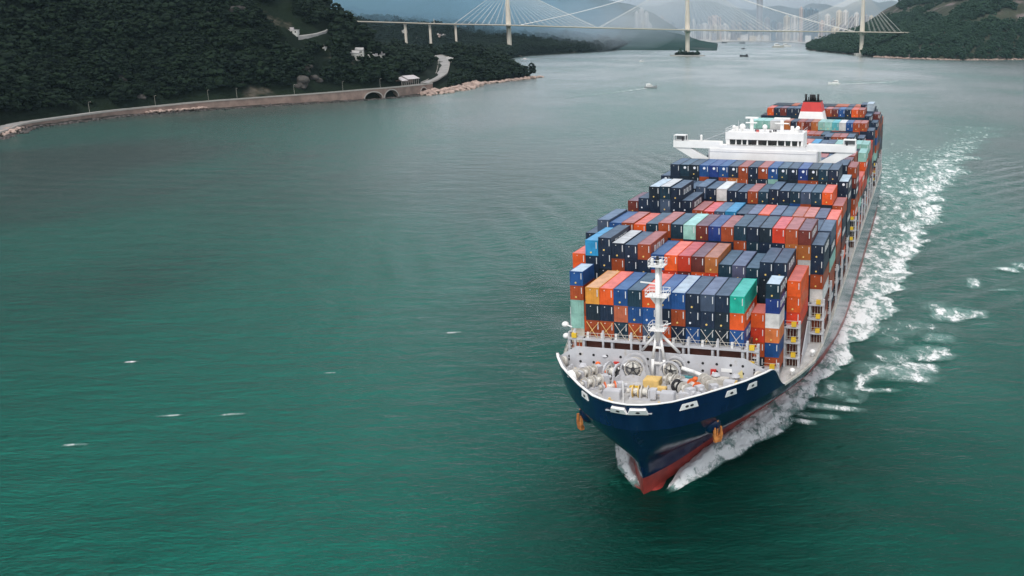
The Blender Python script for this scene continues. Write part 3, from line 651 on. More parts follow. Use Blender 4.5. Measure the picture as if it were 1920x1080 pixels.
# pavilion by the road
P = on_z(735, 159, 9.6); j = int(np.argmin(np.hypot(wx-P[0], ys-P[1]))); P = np.array([wx[j]+nx[j]*21, ys[j]+ny[j]*21, wtop[j]-.6])
rz = math.atan2(-nx[j], ny[j])
pv = empty('pavilion', P, rz); tag(pv, 'long open pavilion with a pale pitched roof beside the viaduct', 'pavilion'); clear(P, 24); clear(P-np.array([-10, 16, 0]), 20)
M_ROOF = paint('pale_roof', (.50, .46, .46), .7, .1, .2)
for x0, x1, hh in ((-19, -7.5, 8.2), (-7.0, 17, 9.4)):
    MB().prism([(-7.5, hh-3), (-7.2, hh-3.4), (0, hh), (7.2, hh-3.4), (7.5, hh-3), (0, hh+.5)], x0, x1, 'x').build('roof', M_ROOF, pv)
MB().box(-18.5, 16.5, .5, 6, 0, 5.6).build('back_wall', M_MASON, pv)
for i in range(9): MB().box(-18.2+i*4.25, -17.7+i*4.25, -6.2, -5.7, 0, 6).build('column', M_TRIM, pv)
MB().box(-18.6, 16.6, -6.6, 6.2, -3, .2).build('plinth', M_MASON, pv)

# houses and works on the headland and hillside
M_HW = paint('white_render', (.50, .49, .46), .8, .1, .3); M_HR = paint('grey_flat_roof', (.36, .35, .34), .9, .15, .3); M_HP = paint('pink_render', (.55, .42, .38), .8, .1, .3)
def house(u, v, w, d, h, rz, label, cat='house', wallm=None, hf=land_left, gable=False, group=None):
    P = spot(u, v, hf)
    if P is None: return
    o = empty('house', (P[0], P[1], P[2]-1.0), rz); tag(o, label, cat, group); wallm = wallm or M_HW
    MB().box(-w/2, w/2, -d/2, d/2, -3, h).build('wall', wallm, o)
    if gable: MB().prism([(-d/2-.5, h), (0, h+d*.3), (d/2+.5, h), (0, h+d*.3+.4)], -w/2-.5, w/2+.5, 'x').build('roof', M_HR, o)
    else:
        MB().box(-w/2-.3, w/2+.3, -d/2-.3, d/2+.3, h, h+.5).box(-w*.2, w*.1, -d*.2, d*.2, h+.5, h+2.6).build('roof', M_HW if wallm is M_HP else M_ROOF, o)
    n = max(2, int(w/3.2))
    for f_ in range(max(1, int(h/3.1))):
        for i in range(n):
            x = -w/2+(i+.5)*w/n; MB().box(x-.7, x+.7, -d/2-.06, -d/2+.1, f_*3.1+.9, f_*3.1+2.3).build('window', M_GLASS, o)
    clear(P, max(w, d)*.75+4); dv = P[:2]/np.hypot(*P[:2]); clear(P[:2]-dv*(12+d*.5), w*.6+5); return o
HS = [(664, 107, 13, 9, 6, .2, 'white villa on the wooded slope, left one of the pair above the arches'), (675, 104, 9, 8, 8, .2, 'taller white villa block beside the left hillside villa'), (697, 110, 8, 8, 6, .3, 'small white house at the left end of the stepped group'), (707, 109, 11, 7, 4, .3, 'low white house in the middle of the stepped group'), (717, 110, 7, 8, 7, .3, 'square white house at the right end of the stepped group'),
      (668, 58, 15, 10, 6, .1, 'white hillside house with a wide terrace high on the slope'), (680, 55, 12, 9, 9, .1, 'white three-storey block high on the slope'), (690, 58, 12, 9, 5, .1, 'low white annex right of the high hillside block'), (759, 63, 14, 10, 11, .0, 'white house standing alone below the bridge approach'), (784, 75, 16, 11, 6, .1, 'low white building on the slope below the bridge piers'), (822, 69, 13, 10, 9, .0, 'pinkish house between the two bridge piers'), (832, 69, 12, 10, 7, .0, 'small white house right of the pinkish one'), (848, 116, 17, 11, 5, .2, 'low white shed on the headland right of the S bend'), (790, 106.5, 24, 8, 4, .15, 'long low white wall-like building at the top of the S bend'), (985, 116, 22, 14, 8, .1, 'bright white building at the tip of the headland'), (880, 97, 9, 8, 5, 0, 'tiny white house on the dark headland left of the round tank'), (549, 61, 13, 6, 4, 0, 'small white hut with teal roof on the dark hillside'), (607, 93, 6, 5, 4, 0, 'lonely small white hut on the hillside below the upper road')]
for u, v, w, d, h, rz, lb in HS: house(u, v, w*.85, d*.85, h*.85, rz, lb, wallm=M_HP if 'pinkish house' in lb else None, gable='villa' in lb or 'shed' in lb)
P = spot(915, 107, land_left)
if P is not None:
    o = empty('storage_tank', (P[0], P[1], P[2]-2)); tag(o, 'round white domed tank among the trees of the headland', 'tank'); clear(P, 16); dv = P[:2]/np.hypot(*P[:2]); clear(P[:2]-dv*20, 15)
    MB().tube((0, 0, -2), (0, 0, 8), 9.5, n=28).build('shell', M_WHITE, o, True); MB().ball((0, 0, 8), 9.5, 9.5, 3.2, 28, 8).build('dome', M_WHITE, o, True)
# white works along the far shore below the foothill
FS = [(1013, 97, 26, 16, 10, 'white waterfront shed at the left end of the far shore'), (1026, 94, 30, 18, 17, 'big white waterfront hall on the far shore'), (1040, 93, 15, 14, 20, 'tall white waterfront block right of the big hall'), (1054, 95, 34, 18, 13, 'long white waterfront building below the left cable fan'), (1083, 94, 26, 16, 22, 'white stepped block alone on the far shore'), (1098, 95, 40, 16, 9, 'long low cream building right of the stepped block'), (1192, 89, 30, 16, 16, 'white waterfront block under the middle of the bridge span'), (1212, 90, 46, 16, 8, 'long low white quay building under the bridge span'), (1125, 77, 60, 20, 10, 'pale terrace building half way up the foothill'), (1268, 83, 50, 20, 10, 'grey quay shed just left of the central bridge tower')]
for u, v, w, d, h, lb in FS:
    y = 3080+(u-1013)*3.4; P = on_y(u, v, y); P[2] = max(1.0, P[2])
    o = empty('waterfront_building', P, RNG.uniform(-.2, .2)); tag(o, lb, 'building', 'buildings on the far shore')
    MB().box(-w/2, w/2, -d/2, d/2, -12, h).build('wall', M_HW, o); MB().box(-w/2-.6, w/2+.6, -d/2-.6, d/2+.6, h, h+.8).box(-w*.3, w*.1, -4, 4, h+.8, h+5).build('roof', M_ROOF, o)
    m = MB()
    for i in range(int(w/6)): MB().box(-w/2+2+i*6, -w/2+5+i*6, -d/2-.1, -d/2+.2, h*.35, h*.65).build('window', M_GLASS, o)

# ------------------------------------------------------------------ the city: tower blocks on the far waterfront
TINT = {'white': paint('white_tower_facade', (.60, .59, .57), .7, .05, .02), 'pinkish': paint('pink_tower_facade', (.52, .43, .40), .7, .05, .02), 'grey': paint('grey_tower_facade', (.33, .34, .36), .7, .05, .02), 'blue-grey': paint('blue_glass_facade', (.17, .25, .31), .25, .1, .02, spec=.6), 'cream': paint('cream_tower_facade', (.56, .51, .43), .7, .05, .02)}
M_TWIN = paint('tower_window_strip', (.12, .13, .15), .3, .2, .1)
def tower_block(u0, u1, vt, dist, tint, label, vb=None):
    A, B = on_y(u0, vt, dist), on_y(u1, vt, dist); w = B[0]-A[0]; h = A[2]-3.2; d = w*RNG.uniform(.6, .95)
    o = empty('tower_block', ((A[0]+B[0])/2, dist+d/2, 3.2), RNG.uniform(-.12, .12)); tag(o, label, 'tower block', 'tower blocks of the far city')
    n = w*.12; P = [(-w/2, -d/2), (-n, -d/2), (-n, -d/2+n), (n, -d/2+n), (n, -d/2), (w/2, -d/2), (w/2, -n), (w/2-n, -n), (w/2-n, n), (w/2, n), (w/2, d/2), (-w/2, d/2), (-w/2, n), (-w/2+n, n), (-w/2+n, -n), (-w/2, -n)]
    MB().prism(P, -3, h, 'z').build('wall', TINT[tint], o)
    MB().box(-w*.22, w*.22, -d*.2, d*.2, h, h+7).build('roof_house', TINT[tint], o)
    for x0, x1 in ((-.42, -.34), (-.27, -.19), (.19, .27), (.34, .42)):
        MB().box(x0*w, x1*w, -d/2-.25, -d/2+.3, 6, h-4).build('window_strip', M_TWIN, o)
CT = [(1190, 1197.5, 24, 3900, 'white'), (1198, 1207, 17, 3950, 'white'), (1207.5, 1216, 25, 3900, 'white'), (1201, 1211, 43, 3850, 'cream'), (1211.5, 1222, 45, 3850, 'white'), (1238, 1245, 31, 4950, 'pinkish'), (1248, 1255, 38, 5000, 'grey'), (1256, 1266, 44, 4950, 'blue-grey'), (1276, 1285, 55, 4800, 'white'), (1297, 1304, 38, 5100, 'white'), (1305, 1312, 47, 5000, 'grey'),
      (1311, 1331, 46, 5250, 'white'), (1328, 1352, 31, 5700, 'pinkish'), (1333, 1350, 48, 5300, 'cream'), (1353, 1366, 46, 5250, 'white'), (1370, 1380, 40, 5500, 'grey'), (1382, 1391, 44, 5400, 'grey'), (1392, 1401, 39, 5500, 'blue-grey'), (1403, 1413, 45, 5300, 'grey'), (1419, 1431, -8, 5600, 'grey'), (1434, 1444, 34, 5400, 'grey'), (1446, 1455, 40, 5300, 'blue-grey'), (1457, 1467, 44, 5250, 'grey'), (1470, 1482, 31, 5200, 'cream'), (1484, 1496, 31, 5250, 'white'),
      (1499.5, 1506, 15, 4950, 'pinkish'), (1507, 1516, 17, 5000, 'blue-grey'), (1517, 1525, 17, 5000, 'blue-grey'), (1526, 1535, 19, 5050, 'blue-grey'), (1537, 1546, 40, 5150, 'pinkish'), (1547, 1557, 28, 5300, 'white'), (1558, 1567, 36, 5200, 'grey'), (1569, 1579, 21, 5350, 'cream'), (1581, 1591, 21, 5350, 'white'), (1593, 1602, 32, 5200, 'grey'), (1602.5, 1611, 25, 5400, 'white'), (1621, 1629, 29, 5300, 'grey'), (1630, 1639, 31, 5350, 'cream'), (1641, 1649, 31, 5250, 'white'), (1651, 1659, 29, 5300, 'grey'), (1661, 1668, 26, 5250, 'white'), (1669.5, 1677, 22, 5300, 'white'), (1678, 1686, 24, 5350, 'white'), (1545, 1556, 50, 4900, 'grey'), (1560, 1571, 53, 4850, 'cream'), (1575, 1588, 47, 4950, 'grey'), (1633, 1644, 48, 4950, 'white'), (1648, 1656, 44, 4950, 'cream')]
ORD = ['first', 'second', 'third', 'fourth', 'fifth', 'sixth', 'seventh', 'eighth', 'ninth', 'tenth', 'eleventh', 'twelfth', 'thirteenth', 'fourteenth', 'fifteenth', 'sixteenth', 'seventeenth', 'eighteenth', 'nineteenth', 'twentieth']
cnt = {}
for u0, u1, vt, ds, ti in CT:
    zone = 'left of the central bridge tower' if u1 < 1289 else 'right of the right bridge tower' if u0 > 1618 else 'between the central and right bridge towers'
    hgt = 'very tall' if vt < 0 else 'tall' if vt < 29 else 'mid-height' if vt < 42 else 'low'
    key = (hgt, ti, zone); cnt[key] = cnt.get(key, 0)+1; same = [q for q in CT if (('left of the central bridge tower' if q[1] < 1289 else 'right of the right bridge tower' if q[0] > 1618 else 'between the central and right bridge towers'), q[4], ('very tall' if q[2] < 0 else 'tall' if q[2] < 29 else 'mid-height' if q[2] < 42 else 'low')) == (zone, ti, hgt)]
    i_ = sorted(same).index((u0, u1, vt, ds, ti))
    pre = '' if len(same) == 1 else ORD[i_]+' '
    tower_block(u0, u1, vt, ds, ti, f'{pre}{hgt} {ti} tower block from the left, {zone}')
m = MB()
for i in range(360):
    u = RNG.uniform(1290, 1690); y = RNG.uniform(5250, 6300) if u < 1500 else RNG.uniform(4900, 6300); P = on_y(u, 70, y); w = RNG.uniform(12, 30); h = RNG.uniform(6, 42)
    m.box(P[0]-w/2, P[0]+w/2, y-w/3, y+w/3, 0, h, i % 3)
tag(m.build('low_city_buildings', [TINT['white'], TINT['grey'], TINT['cream']]), 'mass of low pale buildings at the foot of the far towers', kind='stuff')

# ------------------------------------------------------------------ boats
def boat(u, v, L, Wd, rz, hullm, label, kind='launch'):
    if kind == 'launch': L, Wd = L*1.2, Wd*1.15
    P = on_z(u, v); o = empty('boat', (P[0], P[1], float(sea(P[0], P[1]))), rz); tag(o, label, 'boat')
    st = [(-.5, .86, .12), (-.3, 1, .12), (.1, 1, .14), (.35, .72, .17), (.5, .05, .22)]; r = []
    for t_, b_, h_ in st: r.append([(t_*L, -b_*Wd/2, h_*L), (t_*L, -b_*Wd*.38, -.4), (t_*L, b_*Wd*.38, -.4), (t_*L, b_*Wd/2, h_*L)])
    m = MB(); m.grid(r); m.add([r[0][0], r[0][1], r[0][2], r[0][3]], [(0, 1, 2, 3)]); m.build('hull', hullm, o)
    MB().grid([[(t_*L, -b_*Wd/2*.97, h_*L-.25), (t_*L, b_*Wd/2*.97, h_*L-.25)] for t_, b_, h_ in st]).build('deck', M_STEEL, o)
    if kind == 'barge':
        MB().box(-.42*L, -.2*L, -Wd*.35, Wd*.35, .1*L, .27*L).build('cabin', M_DARK, o); MB().box(-.15*L, .35*L, -Wd*.4, Wd*.4, .1*L, .16*L).build('cargo_hold', M_BLACK, o)
    else:
        z0 = .13*L; MB().prism([(-.36*L, z0), (.2*L, z0), (.06*L, z0+.16*L), (-.34*L, z0+.16*L)], -Wd*.38, Wd*.38, 'y').build('cabin', M_WHITE, o)
        MB().prism([(-.3*L, z0+.08*L), (.135*L, z0+.08*L), (.09*L, z0+.13*L), (-.3*L, z0+.13*L)], -Wd*.385, Wd*.385, 'y').build('window_band', M_GLASS, o)
        MB().box(-.33*L, -.02*L, -Wd*.3, Wd*.3, z0+.16*L, z0+.2*L).beam((-.12*L, 0, z0+.2*L), (-.16*L, 0, z0+.36*L), .12).build('flybridge', M_WHITE, o)
    return P
MDH = paint('dark_boat_hull', (.05, .05, .055), .5, .2, 1)
M_HWB = paint('grey_boat_hull', (.30, .30, .31), .5, .1, 1)
boat(1220, 165, 13, 4.4, .15, M_HWB, 'white motor yacht with grey hull heading right in mid strait')
boat(1564, 158, 13, 4, 3.0, M_WHITE, 'white speedboat trailing a long straight white wake')
boat(1203, 116, 8, 3.2, .6, M_WHITE, 'tiny white boat off the far shore left of the bridge island')
boat(1395, 106, 22, 8, 3.0, M_BLACK, 'black barge just beyond the middle of the bridge', 'barge')
boat(1393, 92, 15, 6, 2.4, MDH, 'dark work boat beyond the black barge', 'barge')
boat(1358, 81, 26, 9, .2, MDH, 'small dark boat near the far quays left of the channel', 'barge')
boat(1392, 81.5, 26, 9, 2.9, MDH, 'grey vessel moored by the far quays at mid channel', 'barge')
boat(1459, 89, 36, 10, .1, M_STEEL, 'pale ferry in the mist near the city shore')
boat(1475, 88, 30, 9, .1, M_WHITE, 'white ferry beside the pale one near the city shore')

# ------------------------------------------------------------------ shore rocks
M_ROCK = paint('pink_granite', (.34, .25, .21), .9, .3, .15, dirt=(.16, .12, .10)); M_WETROCK = paint('dark_wet_rock', (.06, .05, .045), .6, .4, .3)
def rocks(name, line, n, r0, r1, spread, mat, label, zb=0.0):
    bm = bmesh.new(); L = np.array(line); seg = np.concatenate([[0], np.cumsum(np.hypot(*np.diff(L[:, :2], axis=0).T))])
    for i in range(n):
        s = RNG.uniform(0, seg[-1]); x = np.interp(s, seg, L[:, 0])+RNG.normal(0, spread)-spread*.4; y = np.interp(s, seg, L[:, 1])+RNG.normal(0, spread)
        r = RNG.uniform(r0, r1); g = bmesh.ops.create_icosphere(bm, subdivisions=1, radius=r, matrix=Matrix.Translation((x, y, zb+RNG.uniform(-.3, .4)*r)) @ Matrix.Rotation(RNG.uniform(0, 6), 4, 'Z') @ Matrix.Diagonal((1.3, 1, .6, 1)))
        for v in g['verts']: v.co += Vector(RNG.normal(0, r*.13, 3))
    me = bpy.data.meshes.new(name); bm.to_mesh(me); bm.free(); me.materials.append(mat); tag(link(name, me), label, kind='stuff')
yy = np.linspace(1060, 1456, 40); rocks('headland_rocks', [(shore_x(y)-2, y) for y in yy], 380, .9, 3.2, 2.6, M_ROCK, 'pinkish boulders along the foot of the headland', .6)
rocks('rock_shelf', [on_z(*q) for q in ((800, 178), (830, 174), (860, 170), (885, 164), (892, 159))], 160, 2, 6, 5, M_ROCK, 'pale flat rock shelf in front of the headland', .4)
yy = np.linspace(600, 1060, 60); rocks('seawall_rocks', [(shore_x(y)+1.5, y) for y in yy], 520, .7, 2.0, 1.6, M_WETROCK, 'dark wet stones at the foot of the seawall', 0)
rocks('rubble_bank', [on_z(*q) for q in ((0, 256), (60, 233), (140, 224), (222, 217))], 260, .8, 2.2, 2.5, M_ROCK, 'rubble bank of grey stones at the left end of the seawall', 1.5)
rocks('rubble_slope', [(wx[int(np.searchsorted(ys, y))]+1.2, y, 0) for y in np.linspace(812, 858, 8)], 200, .7, 1.5, 1.2, M_ROCK, 'rubble of pale stones against the brown seawall', 2.0)
xs_ = [660, 700, 740, 780, 860, 940, 1100]; rocks('hill_foot_rocks', [(x, float(np.interp(x, RS_X, RS_Y))) for x in (398, 440, 477, 566, 650, 740, 900)], 420, 1.5, 4.5, 3, M_ROCK, 'pale rocks along the foot of the right hill', .3)

M_ROCKD = paint('grey_hill_rock', (.055, .05, .045), .9, .35, .12, dirt=(.06, .06, .05))
# ------------------------------------------------------------------ woods
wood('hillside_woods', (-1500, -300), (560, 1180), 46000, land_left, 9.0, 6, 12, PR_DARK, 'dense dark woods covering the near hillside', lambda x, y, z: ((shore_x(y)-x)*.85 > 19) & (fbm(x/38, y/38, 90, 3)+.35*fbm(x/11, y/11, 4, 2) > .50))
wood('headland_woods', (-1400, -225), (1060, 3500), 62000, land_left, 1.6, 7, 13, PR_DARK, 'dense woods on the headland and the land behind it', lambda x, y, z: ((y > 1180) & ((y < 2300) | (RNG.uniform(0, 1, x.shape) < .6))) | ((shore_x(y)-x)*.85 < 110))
wood('right_hill_woods', (262, 1500), (2330, 3900), 36000, land_right, 1.8, 8, 15, PR_GRN, 'woods and scrub covering the right hill', lambda x, y, z: ~((z > 84) & (z < 150) & (x > 600) & (fbm(x/90, y/90, 70, 3) > .36)) & ((z < 130) | (RNG.uniform(0, 1, x.shape) < .5)))

# bare rock outcrops among the trees of the near hillside
for i, (u, v, r) in enumerate(((566, 164, 7), (574, 133, 4.5), (380, 35, 7), (352, 18, 6), (438, 12, 6), (446, 158, 5), (225, 150, 4), (293, 42, 5), (268, 185, 3.5), (442, 28, 7), (405, 20, 5), (590, 150, 5))):
    P = spot(u, v, land_left)
    if P is None: continue
    bm = bmesh.new(); rg = np.random.default_rng(i)
    for k in range(7):
        g = bmesh.ops.create_icosphere(bm, subdivisions=2, radius=r*rg.uniform(.35, .8), matrix=Matrix.Translation((rg.normal(0, r*.55), rg.normal(0, r*.3), rg.normal(0, r*.4)+r*.35)) @ Matrix.Rotation(rg.uniform(0, 6), 4, 'Z') @ Matrix.Diagonal((1.3, .8, .8, 1)))
        for v_ in g['verts']: v_.co += Vector(rg.normal(0, r*.05, 3))
    me = bpy.data.meshes.new('rock_outcrop'); bm.to_mesh(me); bm.free(); me.materials.append(M_ROCKD)
    o = link('rock_outcrop', me); o.location = P; tag(o, ['pale rock scar just above the seawall left of the pavilion', 'smaller rock scar up the slope from the large one', 'grey rock streak high on the dark slope, lower one of a pair', 'grey rock streak near the top edge above the dark slope', 'rock streak at the skyline of the dark hill', 'low grey rock above the seawall lamps', 'thin rock streak in the middle of the dark slope', 'small isolated rock high in the dark slope', 'tiny rock just above the far end of the seawall', 'rock face below the skyline streak', 'rock face between two high streaks', 'rock among trees right of the large scar'][i], 'rock', 'rocks on the near hillside')
# drifting mist round the bridge
def mist_mat(name, col, dens):
    N = NT(name); v_ = N.a('ShaderNodeVolumePrincipled'); v_.inputs['Color'].default_value = (*col, 1); v_.inputs['Density'].default_value = dens; N.l(v_.outputs[0], N.out.inputs['Volume']); return N.m
MISTS = {'b': mist_mat('blue_mist', (.42, .76, 1.0), .0011), 'c': mist_mat('thin_mist', (.74, .89, 1.0), .00068), 'p': mist_mat('pale_mist', (.74, .89, 1.0), .0010)}
ML = [(640, 30, 2900, 300, 120, 'b'), (720, 22, 2950, 330, 140, 'b'), (810, 30, 2900, 320, 130, 'b'), (890, 35, 2950, 280, 110, 'b'), (965, 40, 3000, 280, 110, 'b'), (1050, 52, 3050, 250, 80, 'p'), (1010, 35, 3400, 300, 120, 'b'), (1100, 30, 3600, 300, 120, 'p'), (1075, 76, 2950, 150, 50, 'p'), (1145, 64, 3200, 210, 60, 'p'), (1190, 38, 3500, 260, 110, 'p'), (1250, 35, 3900, 280, 120, 'p'), (1325, 32, 4600, 330, 120, 'c'), (1400, 52, 4500, 270, 95, 'c'), (1455, 45, 4400, 250, 130, 'c'), (1482, 76, 3900, 170, 55, 'c'), (1512, 80, 4000, 150, 40, 'c'), (1350, 20, 6400, 700, 260, 'c'), (1500, 20, 6500, 700, 240, 'c'), (1640, 20, 6500, 600, 220, 'c'), (1200, 15, 6300, 600, 240, 'p')]
for u, v, y, rx, rz, k in ML:
    P = on_y(u, v, y); o = MB().ball((0, 0, 0), rx, rx*.7, rz, 24, 14).build('mist_bank', MISTS[k], None, True); o.location = (P[0], P[1], max(P[2], 6+rz*.62)); tag(o, 'soft pale blue mist drifting around the bridge and city', kind='stuff')
# ------------------------------------------------------------------ haze: one closed box of even air round everything
N = NT('haze_air'); v = N.a('ShaderNodeVolumePrincipled')
v.inputs['Color'].default_value = (.56, .82, 1.0, 1); v.inputs['Density'].default_value = HAZE; v.inputs['Anisotropy'].default_value = .15
N.l(v.outputs[0], N.out.inputs['Volume'])
hz = MB().box(-13500, 13500, -13500, 13500, -8.0, 720).build('haze', N.m); tag(hz, 'thin bluish summer haze over the strait', kind='stuff')
# ------------------------------------------------------------------ the container ship (local x to its port side, y aft, z up)
ship = empty('container_ship', (SHX, SHY, 0), -PSI)
tag(ship, 'huge navy and red container ship heading toward the viewer, loaded with stacked containers', 'container ship')
def hull_paint():
    N = NT('navy_hull_paint'); p = N.pos((1, 1, .25), 0, True)
    n = N.noise(p, .35, 5, .6); c = N.mix(N.ramp(n, .3, .75), (.002, .011, .043), (.004, .019, .068))
    c = N.mix(N.math('MULTIPLY', N.ramp(N.noise(N.pos((.5, .5, .06), 0, True), 1.1, 5, .7), .60, .78), .5), c, (.06, .07, .09))
    rs = N.noise(N.pos((1.3, 1.3, .10), 0, True), .8, 6, .72); c = N.mix(N.math('MULTIPLY', N.ramp(rs, .66, .80), .55), c, (.09, .045, .03))
    br = N.a('ShaderNodeTexBrick', Vector=N.a('ShaderNodeMapping', Vector=N.a('ShaderNodeTexCoord').outputs['Object'], Rotation=(pi/2, 0, 0)).outputs[0]); br.inputs['Scale'].default_value = 1.0; br.inputs['Brick Width'].default_value = 9.0; br.inputs['Row Height'].default_value = 2.4; br.inputs['Mortar Size'].default_value = .05
    bp = N.a('ShaderNodeBump', Height=N.math('ADD', N.math('MULTIPLY', br.outputs['Fac'], -.6), N.noise(N.pos((.5, .5, .5), 0, True), .6, 3))); bp.inputs['Distance'].default_value = .05; bp.inputs['Strength'].default_value = .3
    b = N.a('ShaderNodeBsdfPrincipled', **{'Base__Color': c, 'Roughness': .17, 'Normal': bp.outputs[0]}); return N.done(b.outputs[0])
M_NAVY = hull_paint()
M_BOOT = paint('red_antifouling', (.235, .028, .022), .4, .22, .4, dirt=(.14, .03, .03), spec=.5)
YS = np.concatenate([np.linspace(0, 1, 30)**1.8*.10, np.linspace(.105, .32, 34), np.linspace(.33, 1, 44)])
def hull_y(z, s): a = stem(z); return a+(302-a)*s
ZL = [-5, -2.5, -1, 0, 1, 2, 3.0]; ZU = [3.0, 3.7, 4.5, 6, 7.5, 9, 10.5, 12, 13, 14]
def shell(zs, sgn): return [[(sgn*hb(hull_y(z, s), z), hull_y(z, s), z) for s in YS] for z in zs]
for nm, zs, mt in (('hull_bottom', ZL, M_BOOT), ('hull_topsides', ZU, M_NAVY)):
    m = MB()
    for sgn in (1, -1):
        P = shell(zs, sgn); m.grid(P if sgn > 0 else [r[::-1] for r in P])
    y0 = 302; m.grid([[(hb(y0, z)*q, y0, z) for q in (-1, 0, 1)] for z in zs])
    m.build(nm, mt, ship, True, True)
def top(y): return 18.6 if y < 11.6 else 18.6-(y-11.6)/(18.2-11.6)*4.6 if y < 18.2 else 14.0
def fcurve(t): return t*t*(3-2*t)
m = MB(); yb = np.concatenate([np.linspace(0, 1, 26)**1.7*6, np.linspace(6.4, 26.4, 44)]); rim = {}; foot = {}
for sgn in (1, -1):
    P = []
    for t_ in np.linspace(0, 1, 7):
        r = []
        for d in yb:
            y_ref = -8.15+d; zt = 18.6 if y_ref < 11.6 else 18.6-4.6*fcurve(min(1, (y_ref-11.6)/6.6)); z = 14+(zt-14)*t_
            y = stem(z)+d*(1-(stem(z)+8.15)/26.4); r.append((sgn*hb(y, z), y, z))
        P.append(r)
    m.grid(P if sgn > 0 else [r[::-1] for r in P]); rim[sgn] = P[-1]; foot[sgn] = P[4]
m.build('bow_flare', M_NAVY, ship, True, True)
# bulwark: inner plating and the white rim
for sgn in (1, -1):
    R = [Vector(p) for p in rim[sgn]]; n = len(R); inn = []
    for i in range(n):
        t_ = (R[min(i+1, n-1)]-R[max(i-1, 0)]); t_.z = 0; t_.normalize(); inn.append(Vector((-t_.y*sgn*1.0, t_.x*sgn*1.0, 0)))
    for i in range(n):
        if inn[i].x*sgn > 0 and abs(R[i].x) > .5: inn[i] = -inn[i]
        if abs(R[i].x) <= .5: inn[i] = Vector((0, 1, 0))
    k1 = [i for i in range(n)]
    m = MB(); m.grid([[R[i]+Vector((0, 0, .0)) - inn[i]*.08, R[i]+Vector((0, 0, .10))-inn[i]*.08, R[i]+inn[i]*.32+Vector((0, 0, .10)), R[i]+inn[i]*.32-Vector((0, 0, .12))] for i in k1]); m.build('bulwark_rim', M_WHITE, ship)
    m = MB(); m.grid([[R[i]+inn[i]*.3, Vector(foot[sgn][i])+inn[i]*.3-Vector((0, 0, .12))] for i in k1]); m.build('bulwark_plating', M_LGREY, ship)
    for i in range(3, n-14, 3): p = R[i]+inn[i]*.35; f_ = Vector(foot[sgn][i]); MB().beam(p, (f_.x+inn[i].x*.9, f_.y+inn[i].y*.9, 17.0), .12, .3).build('bulwark_stay', M_LGREY, ship)
# decks
m = MB(); ds = np.concatenate([np.linspace(0, 1, 14)**1.7*4, np.linspace(5, 19.3, 24)])
m.grid([[(sx*hb(stem(17)+.15+d, 17)*.985, stem(17)+.15+d, 17.0) for sx in (-1, -.5, 0, .5, 1)] for d in ds]); m.build('forecastle_deck', M_GREY, ship)
m = MB(); m.grid([[(sx*(hb(y, 14)-.05), y, 13.95) for sx in (-1, -.5, 0, .5, 1)] for y in np.concatenate([np.linspace(10.6, 60, 34), np.linspace(70, 301.8, 20)])]); m.build('main_deck', M_GREY, ship)
m = MB()
for sgn in (1, -1): m.grid([[(sgn*(hb(y, 14)+.06), y, 13.7), (sgn*(hb(y, 14)+.06), y, 14.12), (sgn*(hb(y, 14)-.35), y, 14.12)] for y in np.concatenate([np.linspace(17.9, 60, 30), np.linspace(70, 301, 20)])])
m.build('sheer_strake', M_STEEL, ship)
for sgn in (1, -1):
    yr = np.concatenate([np.arange(19, 60, 2.0), np.arange(62, 300, 4.0)]); m = MB()
    for y0, y1 in zip(yr, yr[1:]):
        for z in (14.6, 15.1): m.beam((sgn*(hb(y0, 14)-.15), y0, z), (sgn*(hb(y1, 14)-.15), y1, z), .05)
        m.beam((sgn*(hb(y0, 14)-.15), y0, 14), (sgn*(hb(y0, 14)-.15), y0, 15.15), .06)
    m.build('deck_railing', M_STEEL, ship)
# bulb
m = MB(); rings = []
for k in range(15):
    t_ = -1+2*k/14; z = -2.9+4.15*sin(t_*pi/2); w = max(.05, cos(t_*pi/2))
    rings.append([(5.7*w*abs(cos(a_))**.58*(1 if cos(a_) > 0 else -1), 9.2+9.6*w**.5*abs(sin(a_))**.58*(1 if sin(a_) > 0 else -1), z) for a_ in np.linspace(0, 2*pi, 61)])
m.grid(rings); m.build('bulbous_bow', M_BOOT, ship, True)
# breakwater with its drain holes
BW = empty('breakwater', (0, 0, 0), 0, ship)
bwm = MB()
bwm.box(-14.4, 14.4, 9.9, 10.1, 17, 20.85)
for s in (-1, 1):
    a_, b_ = (s*14.4, 10.0), (s*17.75, 11.5)
    bwm.add([(a_[0], 9.9, 17), (b_[0], 11.4, 17), (b_[0], 11.4, 18.5), (a_[0], 9.9, 20.85), (a_[0], 10.1, 17), (b_[0], 11.6, 17), (b_[0], 11.6, 18.5), (a_[0], 10.1, 20.85)], [(0, 1, 2, 3), (7, 6, 5, 4), (3, 2, 6, 7), (1, 5, 6, 2)])
bwm.build('plate', M_LGREY, BW)
for i in range(13): x = -14.1+i*2.35; MB().prism([(10.1, 17), (10.1, 20.6), (10.3, 20.6), (12.0, 17)], x-.06, x+.06, 'x').build('stiffener', M_LGREY, BW)
for i, x in enumerate([-15.9, -13.7, -11.35, -9.0, -6.6, -4.25, -1.9, 2.8, 5.1, 7.5, 9.85, 12.2, 14.2, 15.9]):
    for z in (19.55, 18.25):
        ax = abs(x)
        if ax > 14.4 and z > 19: z -= .75
        y = 9.9 if ax <= 14.4 else 9.9+(ax-14.4)*1.5/3.35
        MB().tube((x, y-.025, z), (x, y+.3, z), .235, n=12).build('drain_hole', M_BLACK, BW)
